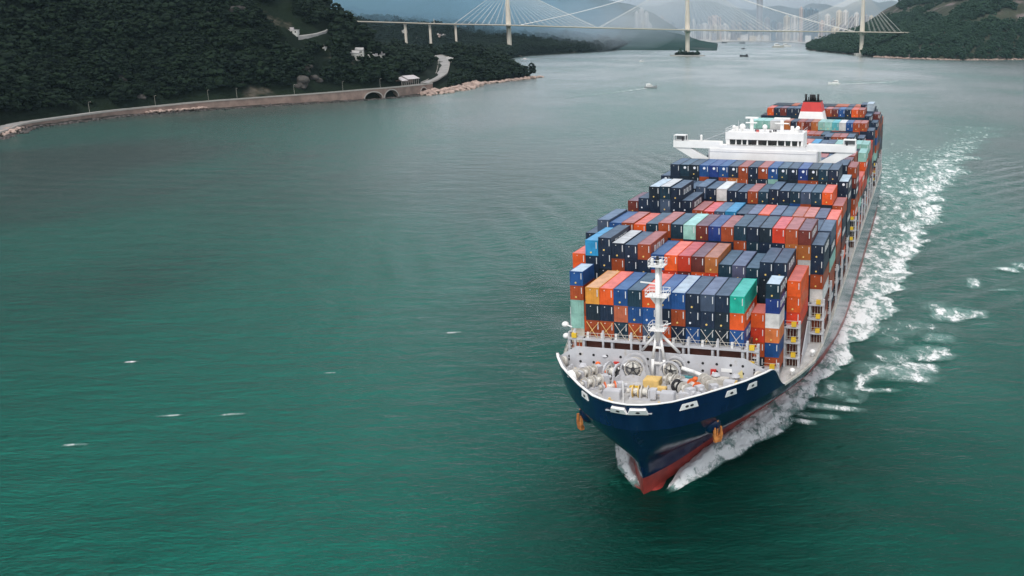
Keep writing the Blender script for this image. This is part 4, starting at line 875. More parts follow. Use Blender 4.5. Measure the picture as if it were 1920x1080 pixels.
# small things fixed to the breakwater and forecastle
def part(name, m, mat, smooth=False): return m.build(name, mat, ship, smooth)
for x, y in ((-7.3, 9.8), (9.35, 9.8)):
    b_ = part('fire_hose_box', MB().box(x-.45, x+.45, y-.35, y+.08, 17.6, 18.7), M_RED); MB().tube((x, y-.38, 18.2), (x, y-.34, 18.2), .2, n=10).build('hose_sign', M_WHITE, b_)
for x, y, mt in ((-10.6, 10.0, M_ORG), (-8.0, 5.8, M_ORG), (10.8, 10.4, M_SAND), (7.1, 6.3, M_ORG)):
    v_ = part('vent_head', MB().tube((x, y, 17), (x, y, 18.0), .22, n=8).ball((x, y, 18.1), .5, .5, .36, 10, 6), mt)
for x, y, h in ((-9.4, 10.4, 2.4), (10.0, 8.4, 1.2), (-12.6, 8.2, 1.1), (13.2, 9.0, 1.0)):
    part('mushroom_ventilator', MB().tube((x, y, 17), (x, y, 17+h), .35, n=10).tube((x, y, 17+h), (x, y, 17+h+.35), .75, .5, n=12), M_LGREY)
part('safety_sign', MB().prism([(12.6, 17.5), (14.3, 17.5), (14.1, 18.9)], 9.86, 9.9), paint('faded_yellow', (.66, .56, .26), .6, .1, 1))
part('notice_board', MB().box(10.6, 12.4, 9.84, 9.9, 18.3, 18.9), M_WHITE)
# windlasses, winches, reels
def winch(x, y, rz, L=4.6, r=.85, mat=M_STEEL, band=None, nd=2):
    o = empty('mooring_winch', (x, y, 17.0), rz, ship); o.scale = (.86, .86, .86)
    m = MB().box(-L/2, L/2, -.9, .9, 0, .35)
    for i in range(nd+1): xx = -L/2+.3+i*(L-.6)/nd; m.box(xx-.16, xx+.16, -.75, .75, .3, 1.5+r*.4)
    m.build('base_frame', M_LGREY, o)
    for i in range(nd):
        xa, xb = -L/2+.6+i*(L-.6)/nd, -L/2+.0+(i+1)*(L-.6)/nd
        MB().tube((xa, 0, 1.35), (xb, 0, 1.35), r*.62, n=14).build('rope_drum', M_ROPE, o, True)
        MB().tube((xa-.1, 0, 1.35), (xa+.05, 0, 1.35), r*1.25, n=18).tube((xb-.05, 0, 1.35), (xb+.1, 0, 1.35), r*1.25, n=18).build('drum_flange', band if band and i == 0 else mat, o)
    MB().box(L/2-.1, L/2+1.0, -.7, .7, .2, 2.0).tube((L/2+1, 0, 1.3), (L/2+1.7, 0, 1.3), .38, n=10).build('gear_case', M_LGREY, o)
    MB().tube((-L/2-.55, 0, 1.35), (-L/2, 0, 1.35), .5, .36, n=12).build('warping_head', M_STEEL, o)
    return o
winch(0.1, -1.2, .05, 3.9, .95, M_STEEL, M_SAND); winch(-5.2, -.2, .55, 3.0, .8, M_STEEL, M_ORG, 1); winch(5.9, 1.9, -.65, 4.4, .95, M_STEEL, M_DARK)
winch(-8.6, 1.5, .9, 4.4, .9, M_STEEL); winch(9.4, 5.0, -.95, 5.0, .95, M_STEEL); winch(4.2, 4.6, -.35, 4.0, 1.0, M_STEEL)
winch(-10.8, 5.6, 1.0, 4.0, .85, M_STEEL); winch(7.6, 3.2, -.8, 3.2, .8, M_STEEL, M_ORG, 1)
def reel(x, y, rz, r=1.75, w=2.0):
    """a spoked storage reel under an arched guard"""
    o = empty('rope_reel', (x, y, 17.0), rz, ship); c = (0, 0, r+.25)
    for yy in (-w/2, w/2):
        m = MB(); n = 22
        for i in range(n):
            a0, a1 = 2*pi*i/n, 2*pi*(i+1)/n; m.beam((r*.78*cos(a0), yy, c[2]+r*.78*sin(a0)), (r*.78*cos(a1), yy, c[2]+r*.78*sin(a1)), .16, .2)
        m.build('reel_ring', M_STEEL, o)
        for i in range(5): a0 = 2*pi*i/5+.3; MB().beam((0, yy, c[2]), (r*.78*cos(a0), yy, c[2]+r*.78*sin(a0)), .16, .12).build('spoke', M_DARK, o)
        MB().tube((0, yy-.12, c[2]), (0, yy+.12, c[2]), .35, n=10).build('hub', M_DARK, o)
    MB().tube((0, -w/2+.15, c[2]), (0, w/2-.15, c[2]), r*.52, n=16).build('coiled_rope', M_ROPE, o, True)
    for yy in (-w/2-.28, w/2+.28):
        m = MB(); n = 16
        for i in range(n): a0, a1 = pi*i/n, pi*(i+1)/n; m.beam((r*1.12*cos(a0), yy, c[2]+r*1.12*sin(a0)), (r*1.12*cos(a1), yy, c[2]+r*1.12*sin(a1)), .26, .26)
        m.prism([(-r*1.5, 0), (r*1.5, 0), (r*1.16, c[2]), (r*.95, c[2]), (r*.7, .9), (0, 1.2), (-r*.7, .9), (-r*.95, c[2]), (-r*1.16, c[2])], yy-.1, yy+.1); m.build('guard_arch', M_LGREY, o)
    return o
reel(-3.4, 7.0, .1); reel(2.9, 8.0, -.12, 1.55); reel(-6.4, 5.4, 1.25, 1.3, 1.4)
for p, q, r_ in (((-5.9, 6.4, 18.6), (-4.4, 7.6, 19.4), .36), ((-6.9, 6.1, 18.2), (-5.9, 6.4, 18.6), .34), ((4.2, 8.6, 18.9), (6.4, 8.9, 18.2), .36), ((6.4, 8.9, 18.2), (8.2, 8.3, 17.8), .34), ((5.6, 6.2, 17.8), (7.0, 5.3, 17.6), .3)):
    part('wrapped_hawser', MB().tube(p, q, r_, n=10), M_WHITE, True)
for x, y, w, d, h, mt, nm in ((0.35, 4.8, 2.6, 2.4, 1.15, M_SAND, 'rope_hatch_cover'), (2.6, 2.2, 1.5, 1.1, .8, M_SAND, 'rope_hatch_cover'), (-3.1, 9.2, 1.3, .6, .6, M_YEL, 'hose_reel_box'), (5.3, 7.4, 2.2, 1.1, .9, M_TEAL, 'hydraulic_unit'), (-4.2, -1.9, 2.6, 1.6, 1.35, M_LGREY, 'deck_locker'), (4.5, -1.4, 2.2, 1.5, 1.5, M_LGREY, 'deck_locker'), (7.6, .4, 3.4, 1.2, 1.0, M_LGREY, 'deck_locker'), (-12.4, 5.6, 2.6, 2.0, 1.2, M_STEEL, 'deck_locker'), (-8.2, 8.4, 3.0, 1.2, .5, M_STEEL, 'fairlead_plinth'), (10.4, 8.0, 3.6, 1.6, .9, M_STEEL, 'deck_locker'), (-.2, 1.4, 3.4, .5, .16, paint('pink_deck_mat', (.45, .33, .32), .8, .1, 1), 'walkway_mat'), (12.6, 6.8, 1.8, 1.4, 1.0, M_LGREY, 'deck_locker'), (-2.2, 3.1, 1.6, .4, .25, M_YEL, 'painted_curb'), (1.6, .9, 2.2, .4, .25, M_SAND, 'painted_curb')):
    part(nm, MB().box(x-w/2, x+w/2, y-d/2, y+d/2, 17.0, 17.0+h).box(x-w/2+.12, x+w/2-.12, y-d/2+.12, y+d/2-.12, 17+h, 17.08+h), mt)
for sgn in (-1, 1):
    for y in (-6.2, -3.2, .8, 5.0, 8.6):
        x = sgn*(hb(y, 17)-1.5); b_ = MB()
        for dx in (-.5, .5): b_.tube((x-sgn*.2, y+dx, 17), (x-sgn*.2, y+dx, 17.9), .22, n=10)
        part('bollard_pair', b_.box(x-.5, x+.3, y-.9, y+.9, 17, 17.15), M_LGREY)
    for y in (-4.8, 2.6, 6.8):
        x = sgn*max(0, hb(y-1, 17)-1.5); part('roller_fairlead', MB().box(x-.4, x+.4, y-.9, y+.9, 17, 17.5).tube((x, y-.4, 17.5), (x, y-.4, 18.0), .2, n=8).tube((x, y+.4, 17.5), (x, y+.4, 18.0), .2, n=8), M_SAND)
    part('panama_fairlead', MB().tube((sgn*16.9, 10.2, 17.9), (sgn*16.6, 10.5, 17.9), .85, n=16).tube((sgn*16.95, 10.15, 17.9), (sgn*16.9, 10.2, 17.9), .5, n=12), M_STEEL)
part('jackstaff', MB().tube((-2.0, -3.6, 17), (-2.0, -3.6, 20.5), .09, n=6), M_WHITE)
# white doubler plates with mooring eyes on the bow
def hull_hit(u, v):
    d = ray(u, v); t = np.arange(90, 260, .05); X, Y, Z = d[0]*t, d[1]*t, CAMZ+d[2]*t
    lx, ly = to_ship(X, Y)
    for x, y, z in zip(lx, ly, Z):
        if 13 < z < 18.5 and abs(x) <= hb(y, z) and y > stem(z): return x, y, z
    return None
for u, v, w, eyes in ((1068, 704, 1.9, 1), (1097, 741.5, 2.2, 1), (1160, 768, 2.5, 1), (1196, 771, 2.8, 1), (1292, 760, 3.1, 2), (1371, 736, 2.2, 1), (1410.5, 722, 2.2, 1)):
    h_ = hull_hit(u, v)
    if h_ is None: continue
    x, y, z = h_; sg = 1 if x > 0 else -1
    ax = abs(x); e_ = min(.15, max(.02, (y-stem(z))*.3)); gy = (hb(y+e_, z)-hb(y-e_, z))/(2*e_); gz = (hb(y, z+.15)-hb(y, z-.15))/.3
    if ax < 2.6: nv = Vector((sg*.35*ax/2.6, -1, -.55)).normalized()
    else: nv = Vector((sg, -gy, -gz)).normalized()
    tv = Vector((0, 0, 1)).cross(nv).normalized(); up = nv.cross(tv).normalized()
    c = Vector((x, y, z)); of_ = .34 if ax < 4.2 else .12; q = [c+tv*(a_*w/2)+up*b_+nv*of_ for a_, b_ in ((-1.12, -.5), (1.12, -.5), (.86, .5), (-.86, .5))]; q2 = [p-nv*.9 for p in q]
    pl = part('mooring_doubler_plate', MB().add(q+q2, [(0, 1, 2, 3), (0, 4, 5, 1), (1, 5, 6, 2), (2, 6, 7, 3), (3, 7, 4, 0)]), M_WHITE)
    for k in range(eyes):
        cc = c+tv*((k-.5*(eyes-1))*.9)+nv*(of_+.01); m = MB(); n = 12
        m.add([cc+tv*(.32*cos(2*pi*i/n))+up*(.2*sin(2*pi*i/n)) for i in range(n)]+[cc+nv*.05+tv*(.32*cos(2*pi*i/n))+up*(.2*sin(2*pi*i/n)) for i in range(n)], [tuple(range(n, 2*n))]+[(i, (i+1) % n, n+(i+1) % n, n+i) for i in range(n)]); m.build('mooring_eye', M_BLACK, pl)
# anchors in their bolsters
for sg in (-1, 1):
    y, z = 3.6, 11.0; x = sg*hb(y, z); o = empty('anchor', (x+sg*.75, y-.55, z-.2), sg*.75, ship); o.scale = (.52, .52, .68)
    part('anchor_bolster', MB().ball((x-sg*.6, y+.2, z+.9), 1.8, 1.8, 1.9, 14, 10), M_NAVY, True)
    MB().beam((0, 0, 2.2), (0, 0, -1.9), .55, .5).ball((0, 0, 2.5), .55, .35, .6, 10, 6).build('shank', M_RUST, o)
    m = MB().prism([(-1.7, -1.0), (-1.25, 1.2), (-.95, 1.15), (-.75, -.9), (0, -1.5), (.75, -.9), (.95, 1.15), (1.25, 1.2), (1.7, -1.0), (1.1, -2.3), (0, -2.6), (-1.1, -2.3)], -.75, -.1); m.build('flukes', M_RUST, o)
    MB().box(-1.1, 1.1, -.7, .5, -2.6, -1.6).build('crown', M_RUST, o)

# foremast
fm = empty('foremast', (0.35, 8.5, 17.0), 0, ship)
for s in (-1, 1):
    MB().tube((s*1.05, -.1, 0), (s*.95, 0, 3.2), .27, .25, n=10).tube((s*.95, 0, 3.2), (s*.35, 0, 7.4), .25, .22, n=10).build('leg', M_WHITE, fm, True)
    MB().tube((s*.3, .1, 7.6), (s*3.2, 1.5, 4.0), .24, n=8).build('back_stay_leg', M_WHITE, fm, True)
for z, w in ((2.5, .98), (5.2, .68)): MB().beam((-w, 0, z), (w, 0, z), .28, .35).build('cross_tie', M_WHITE, fm)
MB().box(-.5, .5, .2, 1.0, 0, 2.2).box(.15, .35, -.1, .1, 0, 6).build('mast_locker', M_LGREY, fm)
MB().tube((0, 0, 6.6), (0, 0, 19.2), .52, .40, n=14).build('mast_column', M_WHITE, fm, True)
MB().box(.5, .64, -.25, .25, 6.6, 19).build('mast_ladder', M_LGREY, fm)
for z, w, d in ((8.3, 1.3, 1.2), (14.0, 1.75, 1.3), (19.0, 1.25, 1.2)):
    p_ = MB().box(-w, w, -d, d, z, z+.14).build('platform', M_WHITE, fm); m = MB()
    for zz in (.6, 1.15):
        for a_, b_ in (((-w, -d), (w, -d)), ((w, -d), (w, d)), ((w, d), (-w, d)), ((-w, d), (-w, -d))): m.beam((*a_, z+zz), (*b_, z+zz), .07)
    for a_ in np.linspace(-w, w, 4):
        for d_ in (-d, d): m.beam((a_, d_, z), (a_, d_, z+1.15), .07)
    m.build('platform_rail', M_WHITE, p_)
MB().prism([(-.5, 14.0), (-1.6, 14.0), (-.5, 12.6)], -.08, .08).prism([(.5, 14.0), (1.6, 14.0), (.5, 12.6)], -.08, .08).build('platform_bracket', M_WHITE, fm)
MB().beam((-.4, 0, 16.0), (-2.9, 0, 16.15), .16, .2).build('yard_arm', M_WHITE, fm)
MB().beam((.4, 0, 8.9), (2.2, -.3, 9.6), .14).build('light_arm', M_WHITE, fm)
MB().tube((0, 0, 19.2), (0, 0, 20.6), .22, n=8).box(-.3, .3, -.5, .1, 19.6, 20.2).build('masthead_light', M_DARK, fm)
MB().box(-.9, -.5, -.9, -.4, 19.2, 20.3).box(.5, .9, -.9, -.4, 19.2, 20.2).build('signal_horn', M_WHITE, fm)

# hatch covers and lashing bridges
m = MB()
for b, B in BAYS.items():
    if b in ('Aaft',): continue
    hw_ = 14.2 if b == 'A' else 21.4 if b == 'B' else 23.8
    MB().box(-hw_, hw_, B['y']-.3, B['y']+B['ln']+.3, 14.0 if b != 'A' else 17.0, B['base']-.04).build('hatch_cover', M_HATCH, ship)
def lashing_bridge(y, xh, z0, z1, inner=True, lab=None):
    o = empty('lashing_bridge', (0, y, 0), 0, ship)
    xs = [xh, xh-2.55]
    if inner: xs += list(np.arange(xh-7.6, 0, -5.0))
    xs = sorted(set([round(q, 2) for q in xs]+[round(-q, 2) for q in xs]))
    for x in xs: MB().box(x-.2, x+.2, -.45, .45, z0, z1+(.9 if abs(x) > xh-.1 else 0)).build('post', M_LGREY, o)
    zs = np.arange(z1, z0+1.2, -2.85)
    for z in zs:
        MB().box(-xh-.21, xh+.21, -.6, .6, z-.35, z).build('platform', M_LGREY, o)
        for s in (-1, 1):
            MB().box(s*(xh-.95)-.42, s*(xh-.95)+.42, -.75, -.15, z+.02, z+.85).build('yellow_gear_box', M_YEL, o)
            r = MB()
            for q in (.55, 1.05): r.beam((s*(xh-2.5), -.58, z+q), (s*xh, -.58, z+q), .06)
            for q in range(4): r.beam((s*(xh-2.2+q*.55), .0, z-2.6), (s*(xh-2.2+q*.55), .0, z-.3), .07)
            r.build('rails', M_STEEL, o)
    return o
# the front one, low and fully in view
o = lashing_bridge(12.25, 16.3, 14.0, 21.75, True); m = MB()
for z in (22.3, 22.8, ): m.beam((-16.2, -.55, z), (16.2, -.55, z), .06)
for x in np.arange(-16.2, 16.3, 1.25): m.beam((x, -.55, 21.75), (x, -.55, 22.85), .06)
m.build('front_rail', M_STEEL, o); m = MB()
for c in range(-6, 7):
    m.box(c*2.5-.75, c*2.5-.35, -.2, .1, 21.75, 22.75)
m.build('lashing_racks', M_WHITE, o); 
for x in np.arange(-15.2, 15.4, 4.97): MB().box(x-.16, x+.16, -.62, -.3, 17.5, 23.3).build('stanchion', M_LGREY, o)
for s in (-1, 1):
    m = MB()
    for z in np.arange(17.6, 21.6, .9): m.box(s*16.0-.55, s*16.0+.1, -.4, .4, z, z+.12)
    m.build('end_ladder', M_LGREY, o)
# crossed lashing rods over the lowest tier of the first bay
for c in range(-5, 6):
    x0 = c*2.5-1.2; rod = M_SAND if c in (-5, -4, -2) else M_STEEL
    for a_, b_ in ((x0+.1, x0+2.2), (x0+2.3, x0+.2)): MB().beam((a_, .95, 24.3), (b_, .1, 21.8), .075).build('lashing_rod', rod, o)
lashing_bridge(18.7, 18.75, 14.0, 16.4, False)
lashing_bridge(26.9, 21.3, 14.0, 21.7, True)
for i, b in enumerate('CDEFGHIJKLMNPQRS'):
    y = BAYS[b]['y']-1.05; lashing_bridge(y, 24.1, 14.0, 22.0, False)
for s in (1,):
    m = MB(); m.prism([(29.2, 14), (39.6, 14), (39.6, 19.0), (38.9, 19.0)], s*21.4-.1, s*21.4+.1, 'x'); m.build('side_bracket', M_LGREY, ship)
for y in (22.5, 33.5, 47.0):
    part('deck_light', MB().ball((hb(y, 14)-.9, y, 14.9), .55, .55, .45, 12, 8).tube((hb(y, 14)-.9, y, 14), (hb(y, 14)-.9, y, 14.6), .25, n=8), M_WHITE, True)
for x, y, z in ((-17.6, 13.6, 23.4), (-17.4, 13.4, 21.4)):
    part('life_raft_canister', MB().ball((x, y, z), .62, .62, .5, 12, 8).beam((x, y, z), (x+1.4, y-.6, z-.2), .2), M_WHITE, True)

# accommodation block and navigating bridge
ab = empty('accommodation_block', (0, 114.0, 0), 0, ship)
MB().box(-14.2, 14.2, 0, 12, 14, 41.9).build('front_wall', M_WHITE, ab); m = MB()
for x in (-14.35, 14.35): m.box(x-.12, x+.12, -.15, .3, 14, 41.9)
for z in (41.2, 38.4, 35.6): m.box(-14.2, 14.2, -.07, .0, z, z+.1)
m.build('wall_trim', M_LGREY, ab)
m = MB(); m.box(-24.2, 24.2, .6, 4.4, 42.0, 42.25)
m.box(-24.2, -11.5, .45, .6, 41.95, 43.75).box(11.5, 24.2, .45, .6, 41.95, 43.75).box(-11.5, 11.5, .2, .45, 41.9, 42.95)
for s in (-1, 1): m.box(min(s*24.05, s*24.2), max(s*24.05, s*24.2), .6, 4.4, 42.25, 43.75); m.box(min(s*11.5, s*24.2), max(s*11.5, s*24.2), 4.25, 4.4, 42.25, 43.6)
m.build('bridge_wing', M_WHITE, ab)
for s in (-1, 1):
    m = MB(); m.prism([(s*24.1, 41.98), (s*19.6, 41.98), (s*14.3, 38.9), (s*14.3, 34.4), (s*16.4, 37.6)], .7, 2.0); m.build('wing_support', M_WHITE, ab)
    c = MB(); x0, x1 = (s*24.1, s*20.9); a_, b_ = min(x0, x1), max(x0, x1)
    c.box(a_, b_, .5, 3.2, 45.05, 45.2)
    for xx in (a_+.08, b_-.08):
        for yy in (.6, 3.1): c.box(xx-.08, xx+.08, yy-.08, yy+.08, 43.7, 45.05)
    cb = c.build('wing_cab', M_WHITE, ab); MB().box(a_+.2, b_-.2, 3.0, 3.1, 43.8, 45).build('cab_glass', paint('grey_glass', (.18, .2, .21), .15, .1, .5), cb)
    MB().box(s*21.8-.25, s*21.8+.25, 1, 1.5, 43.7, 44.6).build('wing_console', M_DARK, cb)
wh = MB().box(-10.2, 10.2, 3.2, 12, 42.2, 46.15).box(-10.4, 10.4, 2.2, 3.2, 44.35, 46.15).prism([(-10.4, 44.35), (10.4, 44.35), (10.2, 42.9), (-10.2, 42.9)], 2.35, 2.42).build('wheelhouse', M_WHITE, ab)
for x0, x1 in ((-9.2, -7.7), (-7.4, -6.1), (-5.8, -4.7), (-4.3, -2), (-1.6, .7), (1, 3.4), (3.7, 5.4), (5.7, 7), (7.4, 8.8), (9.25, 9.75)):
    MB().prism([(x0+.08, 43.02), (x1-.08, 43.02), (x1+.05, 44.28), (x0-.05, 44.28)], 2.26, 2.7).build('wheelhouse_window', M_GLASS, ab)
m = MB()
for z in (46.6, 47.15): m.beam((-10.3, 2.3, z), (10.3, 2.3, z), .06).beam((-10.3, 2.3, z), (-10.3, 12, z), .06).beam((10.3, 2.3, z), (10.3, 12, z), .06)
for x in np.arange(-10.3, 10.4, 1.3): m.beam((x, 2.3, 46.1), (x, 2.3, 47.2), .06)
m.build('roof_rail', M_WHITE, ab)
for x, w in ((-4.3, 1.7), (3.9, 2.1)):
    rm = MB().box(x-.42, x+.42, 7.6, 8.4, 46.1, 49.4).box(x-w, x+w, 7.5, 8.5, 49.4, 49.8).build('radar_mast', M_WHITE, ab); MB().box(x-w*.9, x+w*.9, 7.2, 7.45, 48.2, 48.5).build('radar_scanner', M_WHITE, rm)
for x, y, r in ((-6.5, 6, .85), (-.6, 7, .7), (8.4, 6, .6), (-8.6, 5, .5)):
    MB().tube((x, y, 46.1), (x, y, 46.8), .25, n=8).ball((x, y, 47.3), r, n=14, k=10).build('satellite_dome', M_WHITE, ab, True)
for x, y, w, h, mt in ((-2.6, 6, 1.0, .7, M_DARK), (2.2, 6.4, .9, .6, M_DARK), (-2.2, 5, .7, .5, M_RED), (6.8, 7, .8, 1.6, M_WHITE), (-8.2, 7, .9, 1.2, M_WHITE), (7.6, 8.6, 1.6, .9, M_WHITE), (1.2, 5, .6, .5, M_DARK), (9.2, 6, .8, .6, M_LGREY)):
    MB().box(x-w/2, x+w/2, y-.4, y+.4, 46.1, 46.1+h).build('roof_equipment', mt, ab)
MB().tube((-10.1, 4, 46.2), (-16.6, 3.6, 43.7), .05, n=4).tube((-7.6, 6, 46.1), (-7.6, 6, 49), .06, n=5).tube((9.6, 5, 46.1), (9.6, 5, 49), .06, n=5).tube((-1.7, 3, 43.6), (-1.7, 3, 45.6), .09, n=5).build('aerial', M_LGREY, ab)
MB().tube((-17.3, 3.8, 43.6), (-17.3, 3.8, 44.7), .3, n=10).ball((-17.3, 3.8, 44.8), .36, n=10, k=6).build('wing_searchlight', M_WHITE, ab)
# funnel
fu = empty('funnel', (-.5, 229.0, 0), 0, ship)
def frustum(z0, z1, a0, a1, b0, b1, c0=0, c1=0):
    return MB().add([(-a0, c0, z0), (a0, c0, z0), (a0, c0+b0, z0), (-a0, c0+b0, z0), (-a1, c1, z1), (a1, c1, z1), (a1, c1+b1, z1), (-a1, c1+b1, z1)], [(3, 2, 1, 0), (4, 5, 6, 7), (0, 1, 5, 4), (1, 2, 6, 5), (2, 3, 7, 6), (3, 0, 4, 7)])
frustum(30, 42.6, 7.4, 4.15, 10.4, 9.2, -.8, .6).build('funnel_base', M_WHITE, fu); frustum(42.6, 46.15, 4.15, 3.2, 9.2, 8.4, .6, 1.0).build('funnel_top', M_FRED, fu)
frustum(46.15, 46.4, 3.25, 3.2, 8.5, 8.4, .95, 1.0).build('funnel_cap', M_BLACK, fu)
for x, y, r, z in ((-2.25, 2, .42, 49.0), (-1.35, 3, .2, 47.9), (-.35, 3, .62, 48.8), (.65, 3.4, .55, 48.7), (1.25, 3, .25, 47.8), (2.3, 2, .42, 49.0), (-.2, 6, .8, 48.6)):
    MB().tube((x, y, 46.2), (x, y, z), r, n=12).build('exhaust_pipe', M_BLACK, fu, True)
MB().box(-11, 11, 226.6-229, 238-229, 14, 39).build('engine_casing', M_WHITE, fu)
# ------------------------------------------------------------------ containers
CC = {'n': ('navy', (.0045, .016, .040)), 'd': ('dark-teal', (.005, .030, .052)), 'k': ('blue-black', (.005, .015, .026)), 'b': ('blue', (.008, .065, .22)), 'r': ('royal-blue', (.007, .030, .16)), 's': ('slate-blue', (.055, .085, .14)), 'p': ('grey-purple', (.065, .068, .12)), 'l': ('light-blue', (.02, .24, .46)),
      'o': ('orange', (.70, .095, .012)), 'h': ('bright-red', (.56, .040, .012)), 'R': ('rust-red', (.33, .058, .013)), 'M': ('maroon', (.13, .022, .014)), 'X': ('salmon', (.47, .12, .055)), 'x': ('pale-orange', (.72, .20, .055)), 't': ('tan-orange', (.42, .13, .028)), 'y': ('ochre', (.58, .25, .035)), 'm': ('mint', (.27, .50, .43)), 'g': ('turquoise', (.01, .40, .29)), 'c': ('cyan', (.12, .47, .50)),
      'w': ('off-white', (.60, .59, .57)), 'W': ('pale-grey', (.42, .50, .56)), 'e': ('beige', (.52, .47, .38))}
def cmat(name, c, roof):
    N = NT(name); p = N.pos((1, 1, 1), -PSI); oi = N.a('ShaderNodeObjectInfo')
    n1 = N.noise(p, .55, 5, .62)
    if roof:      # bleached roof sheet, paled further by sky sheen put into its colour
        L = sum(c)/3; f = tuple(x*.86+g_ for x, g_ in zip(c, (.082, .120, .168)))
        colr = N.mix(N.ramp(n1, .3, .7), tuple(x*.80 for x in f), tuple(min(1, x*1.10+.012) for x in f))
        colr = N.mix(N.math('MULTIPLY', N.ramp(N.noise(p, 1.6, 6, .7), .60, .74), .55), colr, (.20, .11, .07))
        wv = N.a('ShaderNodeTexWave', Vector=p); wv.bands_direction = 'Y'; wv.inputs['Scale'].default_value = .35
    else:
        colr = N.mix(N.ramp(n1, .3, .72), tuple(x*.78 for x in c), tuple(min(1, x*1.12+.006) for x in c))
        st = N.noise(N.pos((1.6, 1.6, .25), -PSI), 1.2, 5, .7)
        colr = N.mix(N.math('MULTIPLY', N.ramp(st, .60, .78), .55), colr, (.13, .055, .03))
        wv = N.a('ShaderNodeTexWave', Vector=p); wv.bands_direction = 'Y'; wv.inputs['Scale'].default_value = .55
    hv = N.a('ShaderNodeHueSaturation', Color=colr); N.l(N.math('ADD', N.math('MULTIPLY', oi.outputs['Random'], .32), .84), hv.inputs['Value'])
    bp = N.a('ShaderNodeBump', Height=wv.outputs[1]); bp.inputs['Distance'].default_value = .03; bp.inputs['Strength'].default_value = .6
    b = N.a('ShaderNodeBsdfPrincipled', **{'Base__Color': hv.outputs[0], 'Roughness': .62 if roof else .5, 'Normal': bp.outputs[0]}); b.inputs['Specular IOR Level'].default_value = .35
    return N.done(b.outputs[0])
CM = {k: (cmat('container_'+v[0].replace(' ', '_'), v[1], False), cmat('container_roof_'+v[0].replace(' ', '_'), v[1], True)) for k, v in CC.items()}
M_PRINT = paint('white_print', (.62, .63, .63), .6, .1, 2); M_STKY = paint('yellow_sticker', (.70, .48, .14), .6, .1, 2); M_STKW = paint('white_sticker', (.72, .74, .78), .5, .05, 2)
WC = 2.44
def body_mb(L, h):
    """frame posts and rails proud of recessed end and side panels"""
    m = MB(); p = .11; q = .055
    m.box(q, WC-q, q, L-q, .12, h-.06)
    for x in (0, WC-p):
        for y in (0, L-p): m.box(x, x+p, y, y+p, 0, h)
    for z0, z1 in ((0, .16), (h-.14, h-.012)):
        m.box(p, WC-p, .006, p, z0, z1).box(p, WC-p, L-p, L-.006, z0, z1)
        for x0, x1 in ((.006, p), (WC-p, WC-.006)): m.box(x0, x1, p, L-p, z0, z1)
    for x in (.55, 1.0, 1.45, 1.9): m.box(x-.03, x+.03, .015, q, .18, h-.16)      # door bars
    return m
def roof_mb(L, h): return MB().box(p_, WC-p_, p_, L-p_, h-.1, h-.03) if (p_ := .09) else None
MESHES = {}
def cmeshes(L, h):
    k = (round(L, 2), round(h, 2))
    if k not in MESHES:
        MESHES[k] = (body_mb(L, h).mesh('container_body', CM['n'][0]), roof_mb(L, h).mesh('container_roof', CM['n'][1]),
                     MB().box(2.02, 2.16, -.012, .05, h*.46, h*.88).mesh('code_strip', M_PRINT),
                     disc(.85, -.012, h*.86, .085, M_PRINT, 'door_mark'), disc(1.05, -.014, h*.2, .17, M_STKY, 'sticker'), disc(.75, -.014, h*.24, .18, M_STKW, 'sticker'), disc(1.25, -.014, h*.74, .34, M_STKW, 'round_emblem'))
    return MESHES[k]
def disc(x, y, z, r, mat, name, n=10):
    m = MB(); m.tube((x, .05, z), (x, y, z), r, n=n); return m.mesh(name, mat)
def logo_me(L, h, slant):
    """large white strokes of a line's name on the long side, blurred beyond reading"""
    m = MB(); r = np.random.default_rng(int(slant*10)+3); y = L*.22; x = WC+.008
    for i in range(7):
        w = r.uniform(.45, .75); z0, z1 = h*.34, h*.74; t_ = .16
        m.box(WC-.06, x, y, y+t_, z0, z1)
        if i % 3 != 1: m.box(WC-.06, x, y+t_, y+w, z1-.16, z1)
        if i % 2 == 0: m.box(WC-.06, x, y+t_, y+w, z0, z0+.16)
        if i % 3 == 0: m.box(WC-.06, x, y+w-.02, y+w+t_-.02, z0+.16, z1-.16)
        y += w+.42
    return m.mesh('side_lettering', M_PRINT)
LOGO = {}
BNAME = {'A': 'front bay', 'Aaft': 'side stack', 'B': 'second bay from the bow', 'C': 'third bay from the bow', 'D': 'fourth bay from the bow', 'E': 'fifth bay from the bow', 'F': 'sixth bay from the bow', 'G': 'bay ahead of the bridge', 'H': 'first bay behind the bridge', 'I': 'second bay behind the bridge', 'J': 'third bay behind the bridge', 'K': 'fourth bay behind the bridge', 'L': 'fifth bay behind the bridge', 'M': 'sixth bay behind the bridge', 'N': 'bay ahead of the funnel', 'P': 'bay beside the funnel', 'Q': 'bay behind the funnel'}
TNAME = ['on top', 'second down', 'third down', 'fourth down', 'fifth down', 'sixth down', 'lowest', 'lowest']
PICK = {(b, int(s.split(':')[0]), int(s.split(':')[1])) for b, v in VIS.items() for s in v.split()}
ALL = containers(); CODE = {(c[0], c[1], c[2]): c[7] for c in ALL}
def side_word(cols, col): return 'on the port side' if col > 0 else 'on the starboard side'
labels = {}
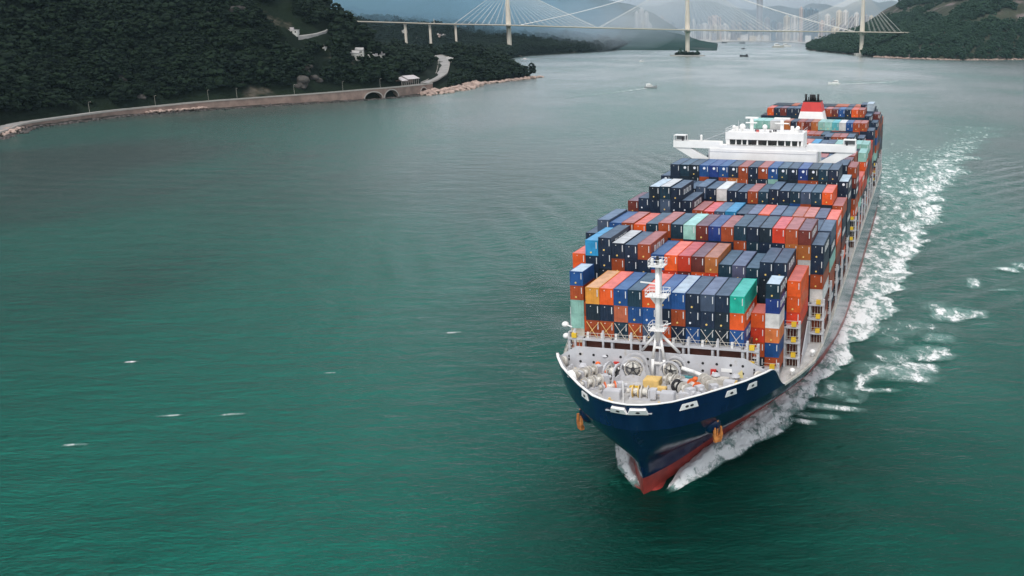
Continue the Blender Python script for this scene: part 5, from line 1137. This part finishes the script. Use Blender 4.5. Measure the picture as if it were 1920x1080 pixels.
for key in sorted(PICK):
    b, col, ti = key; nm = CC[CODE[key]][0]; bn = BNAME[b]
    rowk = [k for k in PICK if k[0] == b and k[2] == ti]; same = sorted(k[1] for k in rowk if CC[CODE[k]][0] == nm)
    L_, R_ = CODE.get((b, col-1, ti)), CODE.get((b, col+1, ti)); L_ = CC[L_][0] if L_ else None; R_ = CC[R_][0] if R_ else None
    trip = [k for k in rowk if ((L_ and R_) or (k[1] > 0) == (col > 0)) and CC[CODE[k]][0] == nm and (CC[CODE[(b, k[1]-1, ti)]][0] if (b, k[1]-1, ti) in CODE else None) == L_ and (CC[CODE[(b, k[1]+1, ti)]][0] if (b, k[1]+1, ti) in CODE else None) == R_]
    if b == 'Aaft':
        lab = f'{nm} short container {TNAME[ti]} in the {"inner" if abs(col) == 6 else "outer"} {"port" if col > 0 else "starboard"} stack by the front bay'
    elif len(same) == 1: lab = f'the only {nm} container {TNAME[ti]} in the {bn}'
    elif len(trip) == 1 and L_ and R_: lab = f'{nm} container {TNAME[ti]} in {bn}, between {L_} and {R_}'
    elif len(trip) == 1 and (L_ or R_): lab = f'{nm} container {TNAME[ti]} at the {"port" if col > 0 else "starboard"} end of {bn}, beside {L_ or R_}'
    else: lab = f'{ORD[same.index(col)]} {nm} container from the left, {TNAME[ti]} in {bn}'
    labels[key] = lab
_seen = {}
for k, v in labels.items(): _seen.setdefault(v, []).append(k)
for v, ks in _seen.items():
    if len(ks) > 1:
        for i, k in enumerate(sorted(ks, key=lambda q: q[1])): labels[k] = f'{ORD[i]} {v}'.replace('container', 'container from the left')
for k, v in labels.items():
    if len(v.split()) > 16: labels[k] = v.replace(' from the bow', '')
import re
for k, v in labels.items():
    if len(re.findall(r"[A-Za-z0-9][A-Za-z0-9'-]*", v)) > 16: labels[k] = v.replace(' from the bow', '').replace(' in the ', ' in ')
rest = {}
rr = random.Random(5)
for b, col, ti, x, y, z0, z1, code in ALL:
    L = BAYS[b]['ln']; h = z1-z0-.02; key = (b, col, ti)
    if key not in PICK:
        rest.setdefault(code, []).append((x, y, z0, L, z1-.02)); continue
    bm_, rm_, cs_, dm_, sy_, sw_, em_ = cmeshes(L, h)
    o = link('shipping_container', bm_); P = ship_w(x, y, z0); o.location = P; o.rotation_euler = (0, 0, -PSI)
    tag(o, labels[key], 'container', 'containers stacked on the ship')
    o.material_slots[0].link = 'OBJECT'; o.material_slots[0].material = CM[code][0]
    def sub(me, nm, mat=None):
        c = link(nm, me, o)
        if mat: c.material_slots[0].link = 'OBJECT'; c.material_slots[0].material = mat
        return c
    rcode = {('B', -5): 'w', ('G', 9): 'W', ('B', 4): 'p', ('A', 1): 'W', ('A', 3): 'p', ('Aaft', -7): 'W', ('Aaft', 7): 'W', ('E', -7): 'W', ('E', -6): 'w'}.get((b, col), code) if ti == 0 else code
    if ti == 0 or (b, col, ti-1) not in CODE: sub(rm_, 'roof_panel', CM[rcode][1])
    light = code in 'wemcWl'
    plain = code in 'wWe' or (b == 'Aaft' and code in 'me')
    if not plain: sub(cs_, 'code_strip')
    if b == 'G' and ti == 0 and col not in (-8, 0, 7, 8): sub(em_, 'round_emblem')
    elif not plain and not light: sub(dm_, 'door_mark')
    if not plain and rr.random() < .62: sub(sw_ if (code in 'brn' and rr.random() < .35) else sy_, 'sticker')
    if col >= 6 or (b, col) in (('A', 5), ('E', -5), ('E', -4), ('B', -6), ('B', -3)):
        if rr.random() < (.62 if code in 'ndkbro' else .2):
            lk = (round(L, 1), round(h, 2), rr.randint(0, 2))
            if lk not in LOGO: LOGO[lk] = logo_me(L, h, lk[2])
            sub(LOGO[lk], 'side_lettering')['kind'] = 'stuff'
m = MB(); codes = sorted(rest); mats = []
for i, c in enumerate(codes):
    mats += [CM[c][0]]
    for x, y, z0, L, z1 in rest[c]: m.box(x, x+WC, y, y+L, z0, z1, i)
o = m.build('shipping_containers', mats); o.location = S0; o.rotation_euler = (0, 0, -PSI)
tag(o, 'remaining containers packed deep inside the stacks of the ship', kind='stuff')
# ------------------------------------------------------------------ foam
def foam_mat(name):
    """lacy white bubbles over a film of pale aerated water"""
    N = NT(name); at = N.a('ShaderNodeAttribute'); at.attribute_name = 'dens'; d = at.outputs['Fac']
    dn = N.a('ShaderNodeTexNoise', Vector=N.pos((1, .7, 1), PSI+.3)); dn.inputs['Scale'].default_value = .30; dn.inputs['Detail'].default_value = 4
    wv = N.a('ShaderNodeVectorMath', operation='MULTIPLY_ADD'); N.l(dn.outputs['Color'], wv.inputs[0]); wv.inputs[1].default_value = (4.5, 4.5, 4.5); N.l(N.pos((1.0, .40, 1), PSI), wv.inputs[2])
    n = N.noise(wv.outputs[0], .34, 10, .66); n2 = N.noise(wv.outputs[0], 1.5, 8, .66)
    nn = N.math('ADD', N.math('MULTIPLY', n, .72), N.math('MULTIPLY', n2, .28))
    s = N.math('SUBTRACT', d, .60)
    lace = N.ramp(N.math('ADD', s, N.math('MULTIPLY', N.math('SUBTRACT', nn, .5), 3.4)), -.14, .34)
    film = N.math('MULTIPLY', N.ramp(N.math('ADD', d, N.math('MULTIPLY', N.math('SUBTRACT', n, .5), 1.0)), .10, .75), .62)
    alpha = N.math('MAXIMUM', lace, film)
    c = N.mix(lace, (.24, .42, .38), (.80, .81, .80))
    bp = N.a('ShaderNodeBump', Height=nn); bp.inputs['Distance'].default_value = .8; bp.inputs['Strength'].default_value = 1.0
    b = N.a('ShaderNodeBsdfPrincipled', **{'Base__Color': c, 'Roughness': .75, 'Normal': bp.outputs[0]}); b.inputs['Specular IOR Level'].default_value = .2
    tr = N.a('ShaderNodeBsdfTransparent'); mx = N.a('ShaderNodeMixShader'); N.l(alpha, mx.inputs[0]); N.l(tr.outputs[0], mx.inputs[1]); N.l(b.outputs[0], mx.inputs[2])
    return N.done(mx.outputs[0])
M_FOAM = foam_mat('sea_foam')
def foam_sheet(name, X, Y, Z, D, label, ship_frame=True):
    if ship_frame: W = S0[None, None, :]+X[..., None]*EX+Y[..., None]*EY; wx_, wy_ = W[..., 0], W[..., 1]
    else: wx_, wy_ = X, Y
    V = np.stack([wx_, wy_, sea(wx_, wy_)+Z], -1); a_, b_ = X.shape
    me = np_mesh(name, V.reshape(-1, 3), grid_faces(a_, b_), M_FOAM)
    at = me.attributes.new('dens', 'FLOAT', 'POINT'); at.data.foreach_set('value', D.astype(np.float32).ravel())
    o = link(name, me); tag(o, label, kind='stuff'); return o
FY = [-3, 1.5, 6.5, 12.5, 17.5, 22, 29.5, 33, 45, 57, 71, 85, 102, 118, 126, 134, 142, 166, 206, 252, 325, 377, 466, 555, 640]
FX = [.2, 4.8, 8.0, 10.2, 12.6, 13.6, 16.8, 19.2, 21.0, 23.4, 26.6, 29, 31, 36.6, 34.5, 32.8, 37, 39, 43, 46, 53, 60, 71.5, 84, 96]
yv = np.concatenate([np.linspace(-2.5, 60, 190), np.linspace(60.5, 340, 330), np.linspace(343, 640, 110)]); tv = np.linspace(0, 1.22, 74)
hbw = np.array([hb(y, .6) if y < 302 else max(0, 11-(y-302)*.5) for y in yv])
fo = np.interp(yv, FY, FX)
for sg, nm, lb in ((1, 'bow_foam', 'white bow wave and wake foam along the port side of the ship'), (-1, 'starboard_foam', 'white bow wave foam on the starboard bow of the ship')):
    inn = np.maximum(hbw-.5, 0)
    wob = 1+.16*(fbm(yv/9, yv*0+sg*3, 4, 4)-.5)*sstep(5, 40, yv)*2
    out = np.maximum(fo*wob, inn+1.2)
    if sg > 0: inn = np.maximum(inn, np.interp(yv, [0, 1.4, 6, 10.5, 16, 20], [2.9, 3.4, 3.9, 4.3, 5.2, 0])); out = np.maximum(out, inn+1.0)
    if sg < 0: out = np.where(yv < 25, np.interp(yv, [-3, 1.5, 6, 14, 18.5, 22], [.2, 2.2, 6.1, 9.1, 10.2, 12.5]), out)
    T = tv[None, :]; Xg = inn[:, None]+(out-inn)[:, None]*T; Yg = np.repeat(yv[:, None], len(tv), 1)
    k = np.clip((Yg-100)/140, 0, 1)
    dens = (.86+.12*np.exp(-(Yg/32)**2)-.10*sstep(.75, 1.0, T))*(1-k)+k*(.56+.30*np.exp(-((T-.86)/.15)**2)+.22*np.exp(-(T/.14)**2)*(1-sstep(280, 420, Yg)))
    dens *= 1-sstep(.96, 1.16, T); dens *= 1-.55*sstep(240, 640, Yg); dens *= sstep(.2, 3.0, Yg)
    dens *= 1-.10*sstep(45, 75, Yg)*sstep(.35, .0, T)
    fallen = np.maximum(0, 1-T)
    Z = .10+.95*np.exp(-((Yg-14)/14)**2)*np.exp(-((T-.45)/.3)**2)+.35*np.exp(-((Yg-60)/60)**2)*fallen
    Z += (fbm(Xg/1.6, Yg/2.2, 12, 4)-.42)*1.0*np.exp(-(Yg/120)**2)*sstep(0, .1, 1.2-T)*dens
    foam_sheet(nm, sg*Xg, Yg, Z, dens, lb)
# broken patches off the port shoulder
BL = [(38.5, 66.5, 5.5, 4.5, 1.0), (43, 71.5, 3.0, 3.4, 1.05), (34, 68, 4, 4, .72), (37, 77, 3.4, 4, .62), (46.5, 80.5, 3.2, 1.8, .95), (44, 83.5, 3, 3, .74), (47.5, 84.5, 1.8, 1.5, .95), (47.5, 92, 3, 2.4, .70), (50, 116, 3.2, 4, .92), (56.5, 117, 2.8, 3, .84), (46.5, 122, 2.6, 4, .7), (42, 100, 4, 6, .55), (30, 48.5, 1.2, 1.0, 1.0), (33.5, 55, 4.2, .8, .72), (31.5, 61, 1.4, 2.0, .85), (27.5, 53, 4, 4, .60), (21.5, 35.2, 2.0, .8, .8), (23.5, 38.5, 3.5, .9, .78), (26, 43.5, 4.5, 1.1, .85), (36, 96, 3, 8, .55), (58, 150, 1.6, 4, .85), (69, 170, 3.0, 2.0, .95), (73, 176, 2, 3, .7), (39, 61, 2.4, .8, .8)]
xg, yg = np.meshgrid(np.arange(18, 80, .5), np.arange(30, 185, .6), indexing='ij'); D = np.zeros_like(xg)
for x, y, a_, b_, s_ in BL: D = np.maximum(D, s_*.74*np.exp(-(((xg-x)/a_/1.45)**4+((yg-y)/b_/1.45)**4)*.8))
D = np.where(D < .2, 0, D)+.10*(fbm(xg/6, yg/6, 44, 3)-.5)*(D > .2)
foam_sheet('foam_patches', xg, yg, .08+.25*D, D, 'lacy patches of white foam off the port side of the ship')
# whitecaps here and there
for i, (u, v, a_, b_) in enumerate(((318, 780, 1.5, .35), (437, 777.5, 1.6, .42), (141, 835, 1.4, .4), (246, 679, 1.2, .35), (852, 624, 1.6, .4), (1878, 546, 3.0, .9), (620, 700, 1.0, .3))):
    P = on_z(u, v); gx, gy = np.meshgrid(np.linspace(-3, 3, 26)*a_, np.linspace(-3, 3, 18)*b_, indexing='ij')
    D = .60*np.exp(-((gx/a_/1.5)**4+(gy/b_/1.5)**4)); foam_sheet('whitecap', P[0]+gx, P[1]+gy+.18*gx, .06+.15*D, np.where(D < .15, 0, D), 'scattered small whitecap on the open green water', False)
# wakes of the small boats
for nm, (u0, v0), (u1, v1), w0, w1, s_, lb in (('yacht_wake', (1213, 165.5), (1060, 185), 1.3, 5, .95, 'thin pale wake trailing left behind the motor yacht'), ('speedboat_wake', (1569, 158), (1712, 152.5), 1.8, 5.5, 1.25, 'long white wake trailing right behind the speedboat')):
    A_, B_ = on_z(u0, v0), on_z(u1, v1); t_ = np.linspace(0, 1, 120)[:, None]; q = np.linspace(-1, 1, 12)[None, :]; d_ = (B_-A_)[:2]; d_ /= np.hypot(*d_); w_ = w0+(w1-w0)*t_
    gx = A_[0]+(B_-A_)[0]*t_-d_[1]*q*w_; gy = A_[1]+(B_-A_)[1]*t_+d_[0]*q*w_
    foam_sheet(nm, gx, gy, np.full_like(gx, .12), s_*(1-.72*t_)*(1-q**2)**.5*np.ones_like(gx), lb, False)
